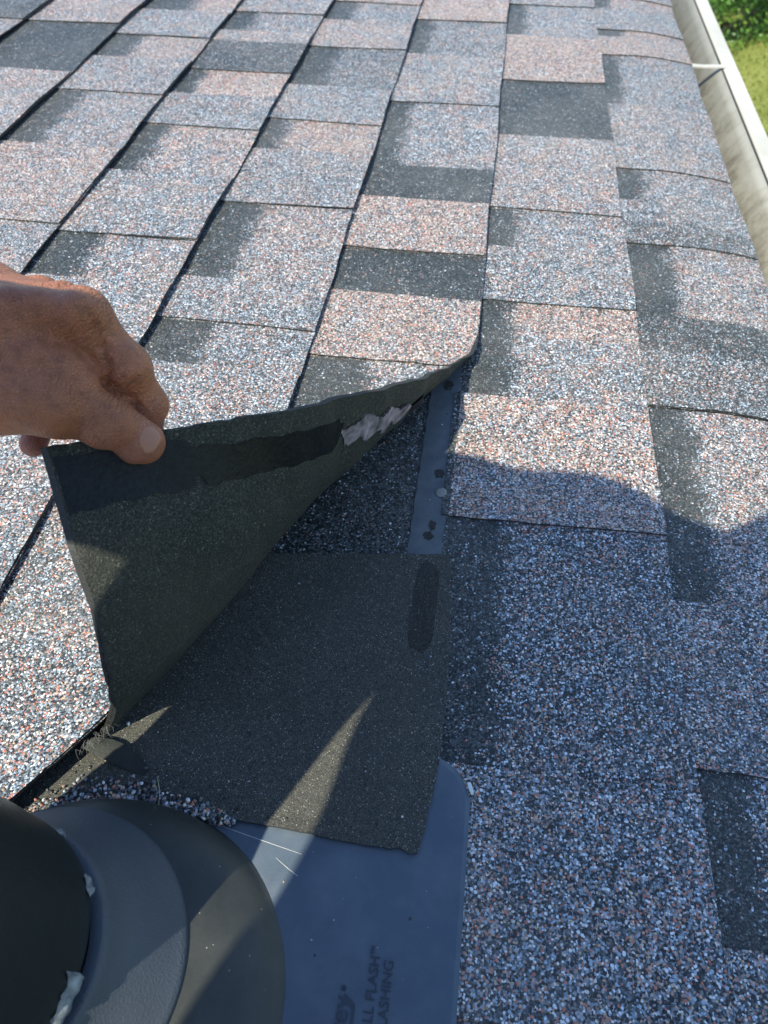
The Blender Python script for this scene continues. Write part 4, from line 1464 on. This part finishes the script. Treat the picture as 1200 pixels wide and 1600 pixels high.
# left forearm and hand
fld.k = 1.0
add(fld, D, [(elbowL, elbowL * .45 + wrist * .55, 40, 36), (elbowL * .45 + wrist * .55, wrist, 34, 23.5)], 20)
fld.k = HS
P_ = fld.new()
palm = [(wrist, HP(-20, 510, 366), 26, 17), (HP(-20, 510, 368), ix[0][0], 17, 12.5), (HP(-40, 490, 376), mi_[0][0], 18, 12.5), (HP(-60, 470, 384), rn[0][0], 18, 12),
        (HP(-80, 465, 390), pk_[0][0], 18, 11.5), (wrist, HP(0, 560, 386), 26, 24), (HP(0, 560, 388), HP(70, 545, 386), 24, 17), (HP(-90, 480, 382), HP(-20, 452, 398), 20, 15), (wrist, HP(-60, 475, 388), 27, 22)]
add(fld, P_, palm, 9)
D1 = P_.copy()
add(fld, D1, [(wrist, th[0][0], 26, 23), (th[0][0], th[1][0], 22, 18.5)], 12)
add(fld, D1, [(HP(60, 575, 374), HP(120, 590, 378), 17, 11)], 8)
thumb = fld.new()
add(fld, thumb, [(th[1][0], th[2][0], 16.5, 12.8), (th[2][0], th[3][0], 13.0, 10.2)], 3)
add(fld, thumb, [(HP(160, 664, 379), HP(172, 664, 380), 12.4, 12.2)], 4)       # knuckle of the thumb
add(fld, thumb, [(HP(212, 694, 392), HP(224, 696, 393), 10.8, 9.8)], 4)
D1 = smin(D1, thumb, 4.5)
D2 = P_.copy()
for fg, kk in ((ix, 5), (mi_, 5), (rn, 5), (pk_, 5)):
    g = fld.new()
    for (a, ra), (b, rb) in zip(fg[:-1], fg[1:]):
        s, d = fld.cap(a, b, ra * .94, rb * .94)
        g[s] = smin(g[s], d, 2.0)
    for (p, r) in fg[1:3]:
        s, d = fld.cap(p, p, r * 1.05, r * 1.05)
        g[s] = smin(g[s], d, 3.0)
    s, d = fld.cap(fg[0][0], fg[0][0], fg[0][1] * 1.08, fg[0][1] * 1.08)
    g[s] = smin(g[s], d, 5.0)
    D2 = np.where(g < 25, smin(D2, g, 1.0 if fg is not ix else 2.0), D2)
Dh = smin(D1, D2, .8)
add(fld, Dh, [(HP(140, 575, 386), HP(205, 628, 402), 13, 10)], 3)
# folds: between index and thumb web, finger joints, thumb joint
def surf(px, py):
    """where the ray through (px, py) meets the hand"""
    for t in np.arange(290, 400, .5):
        p = PX(px, py, t)
        i, j, k = (int(np.clip(np.searchsorted(A_, v_), 0, len(A_) - 1)) for A_, v_ in ((fld.X, p[0]), (fld.Y, p[1]), (fld.Z, p[2])))
        if Dh[i, j, k] < 0:
            return PX(px, py, t - .3)
    return None
def fold_line(pix, r, k):
    """presses a crease of radius r along the pixels"""
    global Dh
    P_l = [surf(*q) for q in pix]
    P_l = [p for p in P_l if p is not None]
    kk = fld.k; fld.k = 1.0
    for a_, b_ in zip(P_l[:-1], P_l[1:]):
        s, d = fld.cap(a_, b_, r, r, 10)
        Dh[s] = -smin(-Dh[s], d, k)
    fld.k = kk
def ridge(pix, r, k, sink):
    global Dh
    P_l = [surf(*q) for q in pix]
    P_l = [p for p in P_l if p is not None]
    kk = fld.k; fld.k = 1.0
    for a_, b_ in zip(P_l[:-1], P_l[1:]):
        da, db = (a_ - CAM) / np.linalg.norm(a_ - CAM), (b_ - CAM) / np.linalg.norm(b_ - CAM)
        s, d = fld.cap(a_ + da * sink, b_ + db * sink, r, r, 12)
        Dh[s] = smin(Dh[s], d, k)
    fld.k = kk
# muscle and bone swellings first
ridge([(20, 470), (60, 478), (112, 486)], 6.0, 6.0, 4.6)
ridge([(10, 620), (50, 625), (86, 640)], 8.0, 8.0, 6.0)
ridge([(60, 560), (100, 575), (128, 600)], 6.0, 8.0, 4.5)
ridge([(118, 482), (136, 490)], 6.4, 4.0, 4.6)
ridge([(152, 640), (176, 660)], 7.4, 5.0, 5.6)
ridge([(196, 560), (208, 576)], 6.4, 4.0, 4.6)
# the deep fold where the thumb web meets the index, then finer ones
fold_line([(141, 492), (150, 515), (158, 540), (166, 562), (168, 585), (163, 598)], 1.5, 2.6)
fold_line([(163, 598), (178, 606), (192, 612)], 1.7, 2.4)
fold_line([(197, 606), (206, 598), (215, 590)], 1.1, 1.6)
fold_line([(204, 618), (214, 634), (228, 648)], 1.4, 2.0)
# tendons and veins of the back of the hand
D = smin(D, Dh, 10)
# fine unevenness
Vb, Fb = surface_nets(fld, D)
for it in range(1):
    pass
pkv = np.zeros(len(Vb))
def near(p, r):
    return np.clip(1 - np.linalg.norm(Vb - p, axis=1) / r, 0, 1)
dkv = np.zeros(len(Vb)); wrv = np.zeros(len(Vb))
for (p_, q_, cen, rad) in ((th[1][0], th[3][0], th[2][0], 17), (ix[0][0], ix[1][0], ix[1][0], 15), (ix[1][0], ix[2][0], ix[2][0], 11), (ix[0][0], ix[1][0], ix[0][0], 17), (mi_[0][0], mi_[1][0], mi_[0][0], 16), (wrist, th[1][0], th[1][0], 20)):
    w_ = np.clip(1 - np.linalg.norm(Vb - cen, axis=1) / rad, 0, 1) ** .7
    ax_ = (q_ - p_) / np.linalg.norm(q_ - p_)
    c_ = (Vb - cen) @ ax_
    m_ = w_ > dkv
    wrv = np.where(m_, c_ * 1.35, wrv); dkv = np.maximum(dkv, w_)
pkv = np.clip(near(th[3][0], 26) * .55 + near(pk_[3][0], 22) * .9 + near(ix[3][0], 24) * .5 + near(th[2][0] + (0, -6, -8), 20) * .3, 0, 1)
kneel = np.array([-380., -540, 0])
person = empty('person', kneel, 'bare tanned hand reaching in from the left edge and pinching up the shingle', 'person')
link('body', mesh('body', rel(Vb, kneel), Fb.tolist(), M['skin'], None, Vb, dkv, pkv, True), person)
_a = bpy.data.objects['body'].data.attributes.new('wr', 'FLOAT', 'POINT')
_a.data.foreach_set('value', wrv.astype(np.float32))
# thumbnail
def nail(tip, tip_prev, r, wid, length, toward, name='thumbnail'):
    ax = tip - tip_prev; ax = ax / np.linalg.norm(ax)
    tv = toward - tip; tv -= ax * (tv @ ax); tv /= np.linalg.norm(tv)
    sd = np.cross(ax, tv)
    V, F_ = [], []
    nu, nv = 12, 12
    for i in range(nu + 1):
        for j in range(nv + 1):
            u = i / nu; v_ = j / nv * 2 - 1
            ang = v_ * wid
            round_ = math.sqrt(max(0, 1 - (max(0, abs(v_) - .35) / .65) ** 2 * .55))
            along = -length * .62 + length * u * (round_ if u > .5 else 1) + (0 if u > .5 else 1.2 * (abs(v_)) ** 2 * (1 - 2 * u))
            rr = r + .42 - .30 * abs(v_) ** 3 - (.5 if u == 0 else 0) - max(0, along - 3) * .10
            V.append(tip + ax * along + (tv * math.cos(ang) + sd * math.sin(ang)) * rr)
    for i in range(nu):
        for j in range(nv):
            p = i * (nv + 1) + j
            F_.append([p, p + 1, p + nv + 2, p + nv + 1])
    nn = len(V)
    c = tip
    V = V + [v - tv * .9 for v in V]
    F_ = F_ + [[a + nn for a in reversed(q)] for q in F_]
    per = [j for j in range(nv + 1)] + [(i + 1) * (nv + 1) - 1 for i in range(1, nu + 1)] + [nu * (nv + 1) + j for j in range(nv - 1, -1, -1)] + [i * (nv + 1) for i in range(nu - 1, 0, -1)]
    for i in range(len(per)):
        p, q = per[i], per[(i + 1) % len(per)]
        F_.append([q, p, p + nn, q + nn])
    return V, F_
V, F_ = nail(HP(226, 688, 391), th[2][0], 9.2, .78, 15.3, HP(236, 672, 340))
V = np.array(V)
link('thumbnail', mesh('thumbnail', rel(V, kneel), F_, M['nail_skin'], None, V, smooth=True), person)
# clothes, coarse
def cloth(name, chains, mat, k=30, cutfn=None, grid=None):
    f2 = Field(np.arange(-720, 110, 14.), np.arange(-1010, 300, 14.), np.arange(-14, 830, 14.))
    E = f2.new(); add(f2, E, chains, k)
    if cutfn is not None:
        E = cutfn(f2, E)
    V, F_ = surface_nets(f2, E)
    return link(name, mesh(name, rel(V, kneel), F_.tolist(), mat, None, V, smooth=True), person)
infl = lambda ch, r: [(a, b, ra + r, rb + r) for a, b, ra, rb in ch]
midL = shoulderL * .5 + elbowL * .5
sleeve = [(shoulderL, midL, 69, 63), (midL, elbowL, 63, 45), (elbowL, elbowL * .45 + wrist * .55, 46, 33), (shoulderR, shoulderR * .42 + elbowR * .58, 56, 52)]  # bulky left sleeve out of view, added to shade the hand and flap
cloth('shirt', infl(body[:2], 10) + [(chest, neck * .6 + chest * .4, 84, 66)] + infl(body[3:7], 7) + sleeve, M['shirt'], 40)
cloth('trousers', infl(legs[:2], 9) + infl(legs[3:5], 9) + [(hip, hip * .6 + belly * .4, 138, 132)], M['trouser'], 30)
for sx in (0, 1):
    a, b, ra, rb = legs[3 * sx + 2]
    cloth('boot', [(a + np.array([0, 30, 2.]), b, ra + 8, rb + 8)], M['boot'], 5)
cloth('cap', [(head + upv * 16, head + upv * 12 - fdir * 8, 78, 80), (head + fdir * 60 + upv * 30 - sdv * 28, head + fdir * 60 + upv * 30 + sdv * 28, 17, 17), (head + fdir * 84 + upv * 22 - sdv * 18, head + fdir * 84 + upv * 22 + sdv * 18, 11, 11)], M['cap'], 12)
# the phone that takes the picture, held behind the lens
def rbox(x0, x1, y0, y1, z0, z1, r):
    out = []
    for (cx, cy, a0) in ((x1 - r, y1 - r, 0), (x0 + r, y1 - r, 90), (x0 + r, y0 + r, 180), (x1 - r, y0 + r, 270)):
        for i in range(6):
            a = math.radians(a0 + 18 * i)
            out.append((cx + r * math.cos(a), cy + r * math.sin(a)))
    n = len(out)
    V = [(x, y, z) for z in (z0, z1) for x, y in out]
    F_ = [list(range(n - 1, -1, -1)), [n + i for i in range(n)]] + [[i, (i + 1) % n, n + (i + 1) % n, n + i] for i in range(n)]
    return V, F_
V, F_ = rbox(-56, 15, -132, 14, 3.0, 10.5, 9)
V = [tuple(PHC(*v)) for v in V]
phb = PHC(-20, -60, 6)
ph = empty('phone', phb, 'black phone held level over the roof beside the vent pipe', 'phone')
link('case', mesh('case', rel(V, phb), F_, M['phone'], None, V), ph)
V, F_ = rbox(-53, 12, -129, 11, 10.7, 11.2, 8)
V = [tuple(PHC(*v)) for v in V]
link('screen', mesh('screen', rel(V, phb), F_, M['phone'], None, V), ph)
